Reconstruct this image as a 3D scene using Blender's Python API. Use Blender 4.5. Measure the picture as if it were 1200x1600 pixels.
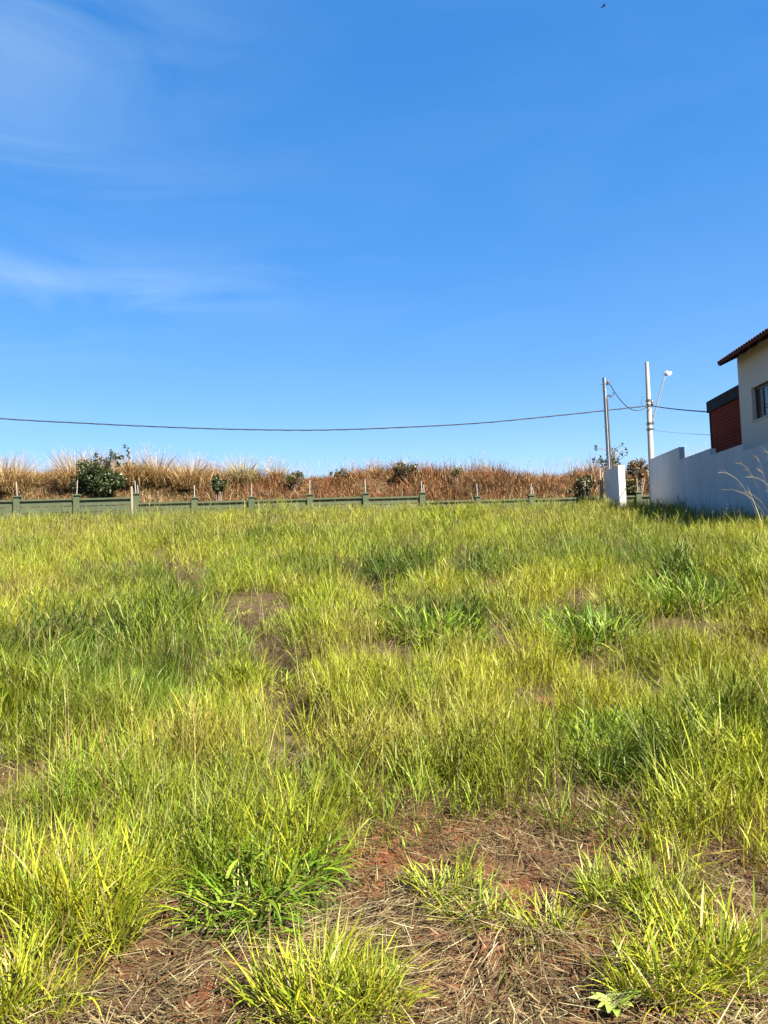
import bpy, bmesh, math, random
import numpy as np
from mathutils import Vector, Matrix

for o in list(bpy.data.objects):
    bpy.data.objects.remove(o, do_unlink=True)
scene = bpy.context.scene
COL = scene.collection
random.seed(7)
RNG = np.random.default_rng(11)

# ------------------------------------------------------------------ camera
FPX = 1186.0                      # focal length in photograph pixels (1200 x 1600)
CAM_H = 1.55
PITCH = math.atan(62.0 / FPX)
ROLL = 0.037
cam_data = bpy.data.cameras.new('camera')
cam_data.sensor_fit = 'VERTICAL'
cam_data.sensor_height = 36.0
cam_data.lens = 36.0 * FPX / 1600.0
cam_data.clip_start = 0.05
cam_data.clip_end = 3000
cam = bpy.data.objects.new('camera', cam_data)
COL.objects.link(cam)
F = Vector((0, math.cos(PITCH), math.sin(PITCH)))
U0 = Vector((0, -math.sin(PITCH), math.cos(PITCH)))
R0 = Vector((1, 0, 0))
R = R0 * math.cos(ROLL) - U0 * math.sin(ROLL)
U = U0 * math.cos(ROLL) + R0 * math.sin(ROLL)
CAM = Vector((0, 0, CAM_H))
m4 = Matrix.Identity(4)
for i in range(3):
    m4[i][0], m4[i][1], m4[i][2], m4[i][3] = R[i], U[i], -F[i], CAM[i]
cam.matrix_world = m4
scene.camera = cam
scene.render.resolution_x, scene.render.resolution_y = 768, 1024

# ------------------------------------------------------------------ sky, sun, exposure
SUN_EL = math.radians(46)
SUN_AZ = math.radians(135)        # clockwise from +Y: right of and a little behind the camera
SUN_DIR = Vector((math.sin(SUN_AZ) * math.cos(SUN_EL), math.cos(SUN_AZ) * math.cos(SUN_EL), math.sin(SUN_EL)))
world = bpy.data.worlds.new('World')
scene.world = world
world.use_nodes = True
wn, wl = world.node_tree.nodes, world.node_tree.links
wn.clear()
sky = wn.new('ShaderNodeTexSky')
sky.sky_type = 'NISHITA'
sky.sun_disc = False
sky.sun_elevation = SUN_EL
sky.sun_rotation = SUN_AZ
sky.altitude = 600
sky.air_density = 1.0
sky.dust_density = 0.0
sky.ozone_density = 5.0
bg = wn.new('ShaderNodeBackground')
bg.inputs['Strength'].default_value = 0.060
wout = wn.new('ShaderNodeOutputWorld')
hsv = wn.new('ShaderNodeHueSaturation')
hsv.inputs['Hue'].default_value = 0.512
hsv.inputs['Saturation'].default_value = 1.86
hsv.inputs['Value'].default_value = 1.6
gam = wn.new('ShaderNodeGamma'); gam.inputs[1].default_value = 0.5      # camera-like compression of the sky's range
wl.new(sky.outputs[0], gam.inputs[0]); wl.new(gam.outputs[0], hsv.inputs['Color'])
# thin cirrus: stretched noise over the whole sky, denser in two streaks
tc = wn.new('ShaderNodeTexCoord')
mp = wn.new('ShaderNodeMapping')
mp.inputs['Scale'].default_value = (1.6, 1.6, 7.0)
mp.inputs['Rotation'].default_value = (0, math.radians(-6), 0)
wl.new(tc.outputs['Generated'], mp.inputs['Vector'])
cn = wn.new('ShaderNodeTexNoise')
cn.inputs['Scale'].default_value = 1.7
cn.inputs['Detail'].default_value = 8
cn.inputs['Roughness'].default_value = 0.52
cn.inputs['Distortion'].default_value = 0.9
wl.new(mp.outputs[0], cn.inputs['Vector'])
cr = wn.new('ShaderNodeMapRange')
cr.inputs['From Min'].default_value = 0.36
cr.inputs['From Max'].default_value = 0.72
wl.new(cn.outputs['Fac'], cr.inputs['Value'])


def pix_dir(px, py):
    return (F + R * ((px - 600) / FPX) - U * ((py - 800) / FPX)).normalized()


def streak(px, py, sx, sz, amount, tilt=0.0):
    d = pix_dir(px, py)
    s = wn.new('ShaderNodeVectorMath'); s.operation = 'SUBTRACT'
    s.inputs[1].default_value = d
    wl.new(tc.outputs['Generated'], s.inputs[0])
    rt = wn.new('ShaderNodeVectorRotate'); rt.rotation_type = 'Y_AXIS'
    rt.inputs['Angle'].default_value = tilt
    wl.new(s.outputs[0], rt.inputs['Vector'])
    k = wn.new('ShaderNodeVectorMath'); k.operation = 'MULTIPLY'
    k.inputs[1].default_value = (1 / sx, 1 / sx, 1 / sz)
    wl.new(rt.outputs[0], k.inputs[0])
    ln = wn.new('ShaderNodeVectorMath'); ln.operation = 'LENGTH'
    wl.new(k.outputs[0], ln.inputs[0])
    mr = wn.new('ShaderNodeMapRange'); mr.interpolation_type = 'SMOOTHSTEP'
    mr.inputs['From Min'].default_value = 1.0
    mr.inputs['From Max'].default_value = 0.0
    mr.inputs['To Min'].default_value = 0.0
    mr.inputs['To Max'].default_value = amount
    wl.new(ln.outputs['Value'], mr.inputs['Value'])
    return mr.outputs[0]


tot = None
for args in ((-120, 80, 0.42, 0.22, 0.9, 0.35), (-20, 480, 0.34, 0.085, 1.1, 0.10), (260, 440, 0.42, 0.065, 0.8, 0.05),
             (475, 412, 0.05, 0.022, 0.55, 0.3), (700, 500, 0.16, 0.06, 0.35, 0), (240, 290, 0.25, 0.05, 0.30, 0.1),
             (20, 650, 0.14, 0.03, 0.5, 0), (620, 655, 0.07, 0.03, 0.5, 0)):
    v = streak(*args)
    if tot is None:
        tot = v
    else:
        a = wn.new('ShaderNodeMath'); a.operation = 'ADD'
        wl.new(tot, a.inputs[0]); wl.new(v, a.inputs[1]); tot = a.outputs[0]
a = wn.new('ShaderNodeMath'); a.operation = 'ADD'
a.inputs[1].default_value = 0.10
wl.new(tot, a.inputs[0])
mu = wn.new('ShaderNodeMath'); mu.operation = 'MULTIPLY'
wl.new(a.outputs[0], mu.inputs[0]); wl.new(cr.outputs[0], mu.inputs[1])
ms = wn.new('ShaderNodeMath'); ms.operation = 'MULTIPLY'; ms.inputs[1].default_value = 0.46
ms.use_clamp = True
wl.new(mu.outputs[0], ms.inputs[0])
mixc = wn.new('ShaderNodeMix'); mixc.data_type = 'RGBA'
wl.new(ms.outputs[0], mixc.inputs['Factor'])
wl.new(hsv.outputs[0], mixc.inputs[6])
mixc.inputs[7].default_value = (1.9, 2.7, 3.6, 1)
wl.new(mixc.outputs[2], bg.inputs['Color'])
wl.new(bg.outputs[0], wout.inputs[0])

sun_data = bpy.data.lights.new('sun', 'SUN')
sun_data.energy = 5.0
sun_data.angle = math.radians(0.53)
sun_data.color = (1.0, 0.93, 0.80)
sun = bpy.data.objects.new('sun', sun_data)
sun.rotation_euler = SUN_DIR.to_track_quat('Z', 'Y').to_euler()
sun.location = (20, -10, 30)
COL.objects.link(sun)

vs = scene.view_settings
vs.view_transform = 'Standard'
vs.look = 'None'
vs.exposure = 2.3
vs.gamma = 1.0
vs.use_curve_mapping = False
try:
    scene.cycles.max_bounces = 6
    scene.cycles.transparent_max_bounces = 6
except Exception:
    pass

# ------------------------------------------------------------------ noise and terrain
def _hash(ix, iy, seed):
    n = (ix.astype(np.int64) * 374761393 + iy.astype(np.int64) * 668265263 + seed * 144269504) & 0xFFFFFFFF
    n = ((n ^ (n >> 13)) * 1274126177) & 0xFFFFFFFF
    n = n ^ (n >> 16)
    return (n & 0xFFFF) / 65535.0


def vnoise(x, y, seed=0):
    x = np.asarray(x, float); y = np.asarray(y, float)
    ix, iy = np.floor(x), np.floor(y)
    fx, fy = x - ix, y - iy
    fx = fx * fx * (3 - 2 * fx); fy = fy * fy * (3 - 2 * fy)
    a = _hash(ix, iy, seed); b = _hash(ix + 1, iy, seed)
    c = _hash(ix, iy + 1, seed); d = _hash(ix + 1, iy + 1, seed)
    return (a * (1 - fx) + b * fx) * (1 - fy) + (c * (1 - fx) + d * fx) * fy


def fbm(x, y, seed=0, octv=3):
    s, amp, t = 0.0, 1.0, 0.0
    for k in range(octv):
        s = s + amp * vnoise(np.asarray(x) * 2 ** k, np.asarray(y) * 2 ** k, seed + k * 17)
        t += amp; amp *= 0.5
    return s / t


def sstep(a, b, x):
    t = np.clip((np.asarray(x, float) - a) / (b - a), 0, 1)
    return t * t * (3 - 2 * t)


def h0(x, y):
    """large terrain form: lot climbing away, crest, street, fence line, bank"""
    x = np.asarray(x, float); y = np.asarray(y, float)
    ramp = 0.095 * np.clip(y, -30, 32.6)
    ramp = ramp - 0.62 * sstep(32.4, 35.2, y)
    ramp = ramp + 0.16 * sstep(-14, -4, x) * sstep(11.5, 8, x) * sstep(22, 32, y) * sstep(35.0, 32.8, y)
    xc = np.clip(x, -40, 40)
    ramp = ramp - 0.020 * xc * np.clip(y, 0, 34) / 33.0
    bank = sstep(41.8, 46.8, y) * (3.15 + 0.9 * (fbm(x * 0.16, y * 0.05, 5) - 0.5)) + 0.01 * np.clip(y - 47, 0, 60)
    bank = bank + sstep(39.5, 41.0, y) * 0.35
    bank = bank + 0.5 * sstep(-6, -17, x) * sstep(42.5, 47, y)
    return ramp + bank


FURROWS = []          # filled below: list of (array of ground points, half width)


def furrow_d(x, y):
    best = np.full(np.shape(x), 9.0)
    for pts, hw in FURROWS:
        for k in range(len(pts) - 1):
            ax, ay = pts[k]; bx_, by_ = pts[k + 1]
            dx, dy = bx_ - ax, by_ - ay
            t = np.clip(((x - ax) * dx + (y - ay) * dy) / (dx * dx + dy * dy), 0, 1)
            d = np.hypot(x - ax - t * dx, y - ay - t * dy) / hw
            best = np.minimum(best, d)
    return best


def height(x, y):
    x = np.asarray(x, float); y = np.asarray(y, float)
    z = h0(x, y)
    inlot = sstep(34, 31, y)
    z = z + inlot * 0.16 * (fbm(x * 0.55, y * 0.55, 31, 2) - 0.5) * sstep(1.0, 6.0, y)
    z = z - inlot * 0.13 * np.exp(-furrow_d(x, y) ** 2)
    near = sstep(11, 5, y)
    z = z + near * (0.075 * (fbm(x * 3.1, y * 3.1, 41, 3) - 0.5) + 0.030 * (fbm(x * 14, y * 14, 43, 2) - 0.5))
    return z


def on_ground(px, py):
    d = pix_dir(px, py)
    t, prev = 0.5, 0.5
    while t < 80:
        p = CAM + d * t
        if p.z < float(h0(p.x, p.y)):
            lo, hi = prev, t
            for _ in range(24):
                mid = (lo + hi) / 2
                q = CAM + d * mid
                if q.z < float(h0(q.x, q.y)): hi = mid
                else: lo = mid
            return CAM + d * hi
        prev = t
        t += 0.05 if t < 12 else 0.2
    return CAM + d * 30


def at_y(px, py, Y):
    d = pix_dir(px, py)
    return CAM + d * (Y / d.y)


def on_plane(px, py, p0, nrm):
    d = pix_dir(px, py)
    return CAM + d * ((p0 - CAM).dot(nrm) / d.dot(nrm))


def hz(x, y):
    return float(height(x, y))


for pl, hw in (([(235, 862), (262, 885), (290, 908), (325, 955), (395, 988), (428, 1040), (455, 1110), (468, 1180), (440, 1250)], 0.19),
               ([(540, 885), (585, 922), (615, 955)], 0.22),
               ([(455, 1110), (520, 1160)], 0.16),
               ([(360, 975), (300, 950)], 0.18)):
    FURROWS.append(([(on_ground(*p).x, on_ground(*p).y) for p in pl], hw))

# ------------------------------------------------------------------ materials
def new_mat(name):
    m = bpy.data.materials.new(name); m.use_nodes = True
    n, l = m.node_tree.nodes, m.node_tree.links
    n.clear()
    out = n.new('ShaderNodeOutputMaterial')
    return m, n, l, out


def simple(name, col, rough=0.7, noise=0.0, nscale=8.0, col2=None, bump=0.0, bscale=40.0, metal=0.0, stretch=(1, 1, 1), spec=0.4):
    m, n, l, out = new_mat(name)
    p = n.new('ShaderNodeBsdfPrincipled')
    p.inputs['Roughness'].default_value = rough
    p.inputs['Metallic'].default_value = metal
    p.inputs['Specular IOR Level'].default_value = spec
    tcn = n.new('ShaderNodeTexCoord'); mpn = n.new('ShaderNodeMapping')
    mpn.inputs['Scale'].default_value = stretch
    l.new(tcn.outputs['Object'], mpn.inputs['Vector'])
    if col2 is not None:
        t = n.new('ShaderNodeTexNoise'); t.inputs['Scale'].default_value = nscale
        t.inputs['Detail'].default_value = 6; t.inputs['Roughness'].default_value = 0.6
        l.new(mpn.outputs[0], t.inputs['Vector'])
        r = n.new('ShaderNodeMapRange'); r.inputs['From Min'].default_value = 0.5 - noise; r.inputs['From Max'].default_value = 0.5 + noise
        l.new(t.outputs['Fac'], r.inputs['Value'])
        mx = n.new('ShaderNodeMix'); mx.data_type = 'RGBA'
        mx.inputs[6].default_value = (*col, 1); mx.inputs[7].default_value = (*col2, 1)
        l.new(r.outputs[0], mx.inputs['Factor'])
        l.new(mx.outputs[2], p.inputs['Base Color'])
    else:
        p.inputs['Base Color'].default_value = (*col, 1)
    if bump:
        t2 = n.new('ShaderNodeTexNoise'); t2.inputs['Scale'].default_value = bscale; t2.inputs['Detail'].default_value = 5
        l.new(mpn.outputs[0], t2.inputs['Vector'])
        b = n.new('ShaderNodeBump'); b.inputs['Strength'].default_value = bump; b.inputs['Distance'].default_value = 0.02
        l.new(t2.outputs['Fac'], b.inputs['Height'])
        l.new(b.outputs[0], p.inputs['Normal'])
    l.new(p.outputs[0], out.inputs[0])
    return m


def leafy(name, trans=0.4, gloss=0.10, rough=0.45, trans_tint=(1.15, 1.1, 0.35)):
    """blade or leaf: colour from the mesh attribute Col, light passes through"""
    m, n, l, out = new_mat(name)
    at = n.new('ShaderNodeAttribute'); at.attribute_name = 'Col'
    d = n.new('ShaderNodeBsdfDiffuse'); l.new(at.outputs['Color'], d.inputs['Color'])
    tm = n.new('ShaderNodeMix'); tm.data_type = 'RGBA'; tm.blend_type = 'MULTIPLY'
    tm.inputs['Factor'].default_value = 1.0
    tm.inputs[7].default_value = (*trans_tint, 1)
    l.new(at.outputs['Color'], tm.inputs[6])
    t = n.new('ShaderNodeBsdfTranslucent'); l.new(tm.outputs[2], t.inputs['Color'])
    m1 = n.new('ShaderNodeMixShader'); m1.inputs[0].default_value = trans
    l.new(d.outputs[0], m1.inputs[1]); l.new(t.outputs[0], m1.inputs[2])
    g = n.new('ShaderNodeBsdfGlossy'); g.inputs['Roughness'].default_value = rough
    g.inputs['Color'].default_value = (0.6, 0.65, 0.45, 1)
    m2 = n.new('ShaderNodeMixShader'); m2.inputs[0].default_value = gloss
    l.new(m1.outputs[0], m2.inputs[1]); l.new(g.outputs[0], m2.inputs[2])
    l.new(m2.outputs[0], out.inputs[0])
    return m


M = {}
M['blade'] = leafy('grass_blade', 0.24, 0.03, 0.5)
M['straw'] = leafy('dry_straw', 0.22, 0.03, 0.5, (1.1, 1.0, 0.8))
M['leaf'] = leafy('shrub_leaf', 0.28, 0.05, 0.45)
M['bark'] = simple('bark', (0.13, 0.09, 0.06), 0.9, 0.2, 30, (0.22, 0.17, 0.12), 0.5, 60)
def streaked(name, col, streak_col, base_col=None):
    m, n, l, out = new_mat(name)
    p = n.new('ShaderNodeBsdfPrincipled'); p.inputs['Roughness'].default_value = 0.9; p.inputs['Specular IOR Level'].default_value = 0.2
    tcn = n.new('ShaderNodeTexCoord')
    def tex(scale, stretch, det=6):
        mp_ = n.new('ShaderNodeMapping'); mp_.inputs['Scale'].default_value = stretch
        l.new(tcn.outputs['Object'], mp_.inputs['Vector'])
        t = n.new('ShaderNodeTexNoise'); t.inputs['Scale'].default_value = scale; t.inputs['Detail'].default_value = det
        l.new(mp_.outputs[0], t.inputs['Vector']); return t.outputs['Fac']
    def rng_(s_, a_, b_):
        r = n.new('ShaderNodeMapRange'); r.inputs['From Min'].default_value = a_; r.inputs['From Max'].default_value = b_
        l.new(s_, r.inputs['Value']); return r.outputs[0]
    def mx(f, a_, b_):
        q = n.new('ShaderNodeMix'); q.data_type = 'RGBA'; l.new(f, q.inputs['Factor'])
        for k, s_ in ((6, a_), (7, b_)):
            if isinstance(s_, tuple): q.inputs[k].default_value = (*s_, 1)
            else: l.new(s_, q.inputs[k])
        return q.outputs[2]
    c = mx(rng_(tex(1.1, (1, 1, 1)), 0.3, 0.7), col, tuple(v * 0.84 for v in col))
    st = n.new('ShaderNodeMath'); st.operation = 'MULTIPLY'
    l.new(rng_(tex(3.2, (1, 1, 0.06)), 0.5, 0.72), st.inputs[0]); st.inputs[1].default_value = 0.28
    c = mx(st.outputs[0], c, streak_col)
    l.new(c, p.inputs['Base Color'])
    b_ = n.new('ShaderNodeBump'); b_.inputs['Strength'].default_value = 0.3; b_.inputs['Distance'].default_value = 0.01
    l.new(tex(60, (1, 1, 1)), b_.inputs['Height']); l.new(b_.outputs[0], p.inputs['Normal'])
    l.new(p.outputs[0], out.inputs[0])
    return m


M['wallpaint'] = streaked('white_wall_paint', (0.35, 0.385, 0.405), (0.24, 0.26, 0.265))
M['housepaint'] = simple('house_paint', (0.40, 0.375, 0.325), 0.9, 0.25, 1.2, (0.36, 0.335, 0.29), 0.2, 120)
M['pillarpaint'] = simple('pillar_paint', (0.47, 0.445, 0.42), 0.85, 0.25, 2.0, (0.42, 0.40, 0.38), 0.2, 80)
M['brick'] = simple('red_brick', (0.125, 0.018, 0.008), 0.9, 0.2, 9, (0.075, 0.011, 0.006), 0.3, 60, spec=0.1)
M['mortar'] = simple('brick_mortar', (0.19, 0.050, 0.028), 0.9, spec=0.1)
M['darkmetal'] = simple('dark_parapet_paint', (0.010, 0.012, 0.015), 0.8, 0.2, 3, (0.015, 0.017, 0.02), spec=0.1)
M['rooftile'] = simple('clay_roof_tile', (0.10, 0.034, 0.018), 0.9, 0.2, 6, (0.06, 0.022, 0.013), 0.3, 40, spec=0.15)
M['wood'] = simple('dark_red_wood', (0.045, 0.016, 0.010), 0.8, 0.2, 12, (0.03, 0.011, 0.007), 0.2, 40, spec=0.12, stretch=(1, 0.1, 1))
M['frame'] = simple('black_window_frame', (0.012, 0.012, 0.014), 0.4)
M['curtain'] = simple('pale_curtain', (0.45, 0.45, 0.46), 0.9, 0.2, 8, (0.36, 0.36, 0.38), stretch=(1, 8, 0.2))
M['concrete'] = simple('pole_concrete', (0.34, 0.315, 0.27), 0.9, 0.3, 3, (0.30, 0.28, 0.24), 0.15, 30)
M['steel'] = simple('galvanised_steel', (0.30, 0.31, 0.32), 0.5, 0.2, 10, (0.22, 0.23, 0.24), metal=0.4)
M['armgrey'] = simple('grey_arm_paint', (0.10, 0.105, 0.11), 0.7, spec=0.2)
M['darksteel'] = simple('dark_steel', (0.06, 0.065, 0.07), 0.5, metal=0.3)
M['lampwhite'] = simple('lamp_housing', (0.78, 0.78, 0.76), 0.4)
M['lens'] = simple('lamp_lens', (0.5, 0.5, 0.48), 0.2)
M['cable'] = simple('black_cable', (0.02, 0.02, 0.022), 0.6)
M['porcelain'] = simple('insulator', (0.10, 0.06, 0.045), 0.3)
M['fence'] = simple('green_painted_concrete', (0.058, 0.072, 0.037), 0.9, 0.22, 1.6, (0.036, 0.048, 0.026), 0.5, 50)
M['fencepost'] = simple('green_painted_post', (0.055, 0.069, 0.032), 0.9, 0.22, 2.2, (0.040, 0.052, 0.026), 0.5, 50)
M['rod'] = simple('pale_metal_rod', (0.27, 0.26, 0.245), 0.7)
M['stake'] = simple('weathered_wood', (0.24, 0.20, 0.145), 0.9, 0.2, 10, (0.17, 0.14, 0.10), 0.3, 40, stretch=(8, 8, 1))
M['stone'] = simple('pale_stone', (0.62, 0.62, 0.58), 0.9, 0.2, 12, (0.48, 0.48, 0.45), 0.5, 50)
M['clod'] = simple('red_soil_clod', (0.125, 0.042, 0.018), 0.95, 0.2, 25, (0.07, 0.027, 0.013), 0.9, 60)
M['road'] = simple('asphalt', (0.055, 0.053, 0.05), 0.9, 0.2, 3, (0.075, 0.068, 0.06), 0.4, 80)
M['bird'] = simple('bird_feather', (0.03, 0.03, 0.035), 0.8)

# glass
gm, gn, gl, gout = new_mat('window_glass')
gp = gn.new('ShaderNodeBsdfPrincipled')
gp.inputs['Base Color'].default_value = (0.05, 0.07, 0.09, 1)
gp.inputs['Roughness'].default_value = 0.03
gp.inputs['Transmission Weight'].default_value = 0.55
gp.inputs['Specular IOR Level'].default_value = 0.8
gl.new(gp.outputs[0], gout.inputs[0])
M['glass'] = gm

# ground: red soil, thatch and darker patches
gm, n, l, out = new_mat('red_soil_ground')
p = n.new('ShaderNodeBsdfPrincipled'); p.inputs['Roughness'].default_value = 0.95
p.inputs['Specular IOR Level'].default_value = 0.15
tcn = n.new('ShaderNodeTexCoord')
def nz(scale, det, ro=0.6, dist=0.0):
    t = n.new('ShaderNodeTexNoise'); t.inputs['Scale'].default_value = scale; t.inputs['Detail'].default_value = det
    t.inputs['Roughness'].default_value = ro; t.inputs['Distortion'].default_value = dist
    l.new(tcn.outputs['Object'], t.inputs['Vector']); return t
def mrange(sock, a, b):
    r = n.new('ShaderNodeMapRange'); r.inputs['From Min'].default_value = a; r.inputs['From Max'].default_value = b
    l.new(sock, r.inputs['Value']); return r.outputs[0]
def mixcol(fac, a, b):
    mx = n.new('ShaderNodeMix'); mx.data_type = 'RGBA'
    l.new(fac, mx.inputs['Factor'])
    for k, s in ((6, a), (7, b)):
        if isinstance(s, tuple): mx.inputs[k].default_value = (*s, 1)
        else: l.new(s, mx.inputs[k])
    return mx.outputs[2]
c1 = mixcol(mrange(nz(9, 8).outputs['Fac'], 0.35, 0.65), (0.19, 0.055, 0.020), (0.115, 0.038, 0.016))
c2 = mixcol(mrange(nz(2.3, 7, 0.65).outputs['Fac'], 0.38, 0.56), c1, (0.074, 0.043, 0.021))
c3 = mixcol(mrange(nz(55, 4).outputs['Fac'], 0.52, 0.72), c2, (0.115, 0.076, 0.042))
sx = n.new('ShaderNodeSeparateXYZ'); l.new(tcn.outputs['Object'], sx.inputs[0])
addn = n.new('ShaderNodeMath'); addn.operation = 'MULTIPLY_ADD'; addn.inputs[1].default_value = 2.2
l.new(nz(0.9, 4).outputs['Fac'], addn.inputs[0]); l.new(sx.outputs['Y'], addn.inputs[2])
c4 = mixcol(mrange(addn.outputs[0], 4.2, 5.6), c3, mixcol(mrange(nz(14, 6).outputs['Fac'], 0.35, 0.65), (0.035, 0.024, 0.012), (0.085, 0.058, 0.028)))
l.new(c4, p.inputs['Base Color'])
b1 = n.new('ShaderNodeBump'); b1.inputs['Strength'].default_value = 0.9; b1.inputs['Distance'].default_value = 0.03
l.new(nz(38, 8, 0.7).outputs['Fac'], b1.inputs['Height']); l.new(b1.outputs[0], p.inputs['Normal'])
l.new(p.outputs[0], out.inputs[0])
M['ground'] = gm

# ------------------------------------------------------------------ object helpers
def link(o, parent=None):
    COL.objects.link(o)
    if parent is not None: o.parent = parent
    return o


def tag(o, label=None, cat=None, group=None, kind=None):
    if label: o['label'] = label
    if cat: o['category'] = cat
    if group: o['group'] = group
    if kind: o['kind'] = kind
    return o


def empty(name, loc):
    o = bpy.data.objects.new(name, None); o.location = loc; o.empty_display_size = 0.2
    return link(o)


def root_loc(o):
    v = Vector((0, 0, 0))
    while o is not None:
        v += o.location; o = o.parent
    return v


class MB:
    """collects shapes in world coordinates, builds one mesh object"""
    def __init__(s): s.v, s.f = [], []

    def add(s, verts, faces):
        b = len(s.v); s.v += [tuple(q) for q in verts]; s.f += [tuple(i + b for i in fc) for fc in faces]; return s

    def box(s, c, size, ax=None, ay=None):
        c = Vector(c); ax = Vector(ax or (1, 0, 0)); ay = Vector(ay or (0, 1, 0)); az = ax.cross(ay)
        vs_ = [c + ax * (i * size[0] / 2) + ay * (j * size[1] / 2) + az * (k * size[2] / 2) for k in (-1, 1) for j in (-1, 1) for i in (-1, 1)]
        return s.add(vs_, [(0, 2, 3, 1), (4, 5, 7, 6), (0, 1, 5, 4), (2, 6, 7, 3), (0, 4, 6, 2), (1, 3, 7, 5)])

    def tube(s, pts, rad, nn=8, caps=True):
        pts = [Vector(q) for q in pts]
        if not isinstance(rad, (list, tuple)): rad = [rad] * len(pts)
        vv, ff = [], []
        for i, q in enumerate(pts):
            d = (pts[min(i + 1, len(pts) - 1)] - pts[max(i - 1, 0)]).normalized()
            ref = Vector((0, 0, 1)) if abs(d.z) < 0.9 else Vector((0, 1, 0))
            a_ = d.cross(ref).normalized(); b_ = d.cross(a_)
            for k in range(nn):
                t = 2 * math.pi * k / nn
                vv.append(q + (a_ * math.cos(t) + b_ * math.sin(t)) * rad[i])
        for i in range(len(pts) - 1):
            for k in range(nn):
                ff.append((i * nn + k, i * nn + (k + 1) % nn, (i + 1) * nn + (k + 1) % nn, (i + 1) * nn + k))
        if caps:
            ff.append(tuple(range(nn))); ff.append(tuple((len(pts) - 1) * nn + k for k in range(nn - 1, -1, -1)))
        return s.add(vv, ff)

    def build(s, name, mat, parent=None, smooth=False, bevel=0.0):
        off = root_loc(parent) if parent is not None else Vector((0, 0, 0))
        cen = Vector((0, 0, 0))
        if parent is None:                       # origin at the base centre
            xs = np.array(s.v); cen = Vector(((xs[:, 0].min() + xs[:, 0].max()) / 2, (xs[:, 1].min() + xs[:, 1].max()) / 2, xs[:, 2].min()))
            off = cen
        me = bpy.data.meshes.new(name)
        me.from_pydata([tuple(Vector(q) - off) for q in s.v], [], s.f)
        bm = bmesh.new(); bm.from_mesh(me); bmesh.ops.recalc_face_normals(bm, faces=bm.faces)
        if bevel: bmesh.ops.bevel(bm, geom=bm.edges[:], offset=bevel, segments=2, affect='EDGES')
        bm.to_mesh(me); bm.free()
        if smooth:
            for q in me.polygons: q.use_smooth = True
        me.materials.append(mat)
        o = bpy.data.objects.new(name, me); o.location = cen if parent is None else (0, 0, 0)
        return link(o, parent)


ALBEDO = {'straw_litter': np.array([0.80, 0.84, 0.74]), 'dry_scrub': 0.88, 'seed_stalks': 0.8, 'flowering_stems': 0.72, 'seeding_grass': 0.65, 'crown': 0.85, 'plume_grass': 0.9}   # overall reflectance of each cover


def np_mesh(name, verts, faces, mat, cols=None, parent=None, origin=None, smooth=True):
    """mesh from numpy arrays; faces (n, k) of equal size"""
    if parent is not None: origin = root_loc(parent)
    if origin is not None: verts = verts - np.array(origin)[None, :]
    me = bpy.data.meshes.new(name)
    nf, k = faces.shape
    me.vertices.add(len(verts)); me.vertices.foreach_set('co', verts.astype(np.float32).ravel())
    me.loops.add(nf * k); me.loops.foreach_set('vertex_index', faces.astype(np.int32).ravel())
    me.polygons.add(nf); me.polygons.foreach_set('loop_start', (np.arange(nf) * k).astype(np.int32))
    me.polygons.foreach_set('loop_total', np.full(nf, k, np.int32))
    if smooth: me.polygons.foreach_set('use_smooth', np.ones(nf, bool))
    if cols is not None:
        at = me.color_attributes.new('Col', 'FLOAT_COLOR', 'POINT')
        c4 = np.ones((len(verts), 4), np.float32); c4[:, :3] = np.clip(cols * ALBEDO.get(name, 1.0), 0, 1)
        at.data.foreach_set('color', c4.ravel())
    me.update(calc_edges=True)
    me.materials.append(mat)
    o = bpy.data.objects.new(name, me)
    if origin is not None and parent is None: o.location = origin
    return link(o, parent)


def blades(base, L, az, lean, droop, W, c0, c1, nseg, tw=None, wprof=1.6, w0=0.55):
    """ribbons: base (N,3), length, azimuth, start angle from vertical, extra bend, width, colours base/tip"""
    N = len(base)
    if tw is None: tw = RNG.normal(0, 0.7, N)
    dh = np.stack([np.cos(az), np.sin(az)], 1)
    wx = -np.sin(az + tw); wy = np.cos(az + tw)
    p_ = base.copy().astype(float)
    V = np.empty((N, 2 * nseg + 1, 3)); C = np.empty((N, 2 * nseg + 1, 3))
    for k in range(nseg + 1):
        t = k / nseg
        if k > 0:
            ph = lean + droop * (t - 0.5 / nseg)
            st = (L / nseg)
            p_[:, 0] += st * np.sin(ph) * dh[:, 0]; p_[:, 1] += st * np.sin(ph) * dh[:, 1]; p_[:, 2] += st * np.cos(ph)
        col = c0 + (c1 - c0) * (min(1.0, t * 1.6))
        if k < nseg:
            w = W * 0.5 * (w0 + (1 - w0) * min(1, t * 3)) * (1 - t ** wprof)
            V[:, 2 * k, 0] = p_[:, 0] - wx * w; V[:, 2 * k, 1] = p_[:, 1] - wy * w; V[:, 2 * k, 2] = p_[:, 2]
            V[:, 2 * k + 1, 0] = p_[:, 0] + wx * w; V[:, 2 * k + 1, 1] = p_[:, 1] + wy * w; V[:, 2 * k + 1, 2] = p_[:, 2]
            C[:, 2 * k] = col; C[:, 2 * k + 1] = col
        else:
            V[:, 2 * k] = p_; C[:, 2 * k] = col
    fl = []
    for k in range(nseg - 1):
        a_, b_, c_, d_ = 2 * k, 2 * k + 1, 2 * k + 2, 2 * k + 3
        fl += [(a_, b_, d_), (a_, d_, c_)]
    fl.append((2 * nseg - 2, 2 * nseg - 1, 2 * nseg))
    fl = np.array(fl)
    Fc = (fl[None] + (np.arange(N) * (2 * nseg + 1))[:, None, None]).reshape(-1, 3)
    return V.reshape(-1, 3), Fc, C.reshape(-1, 3)


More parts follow.
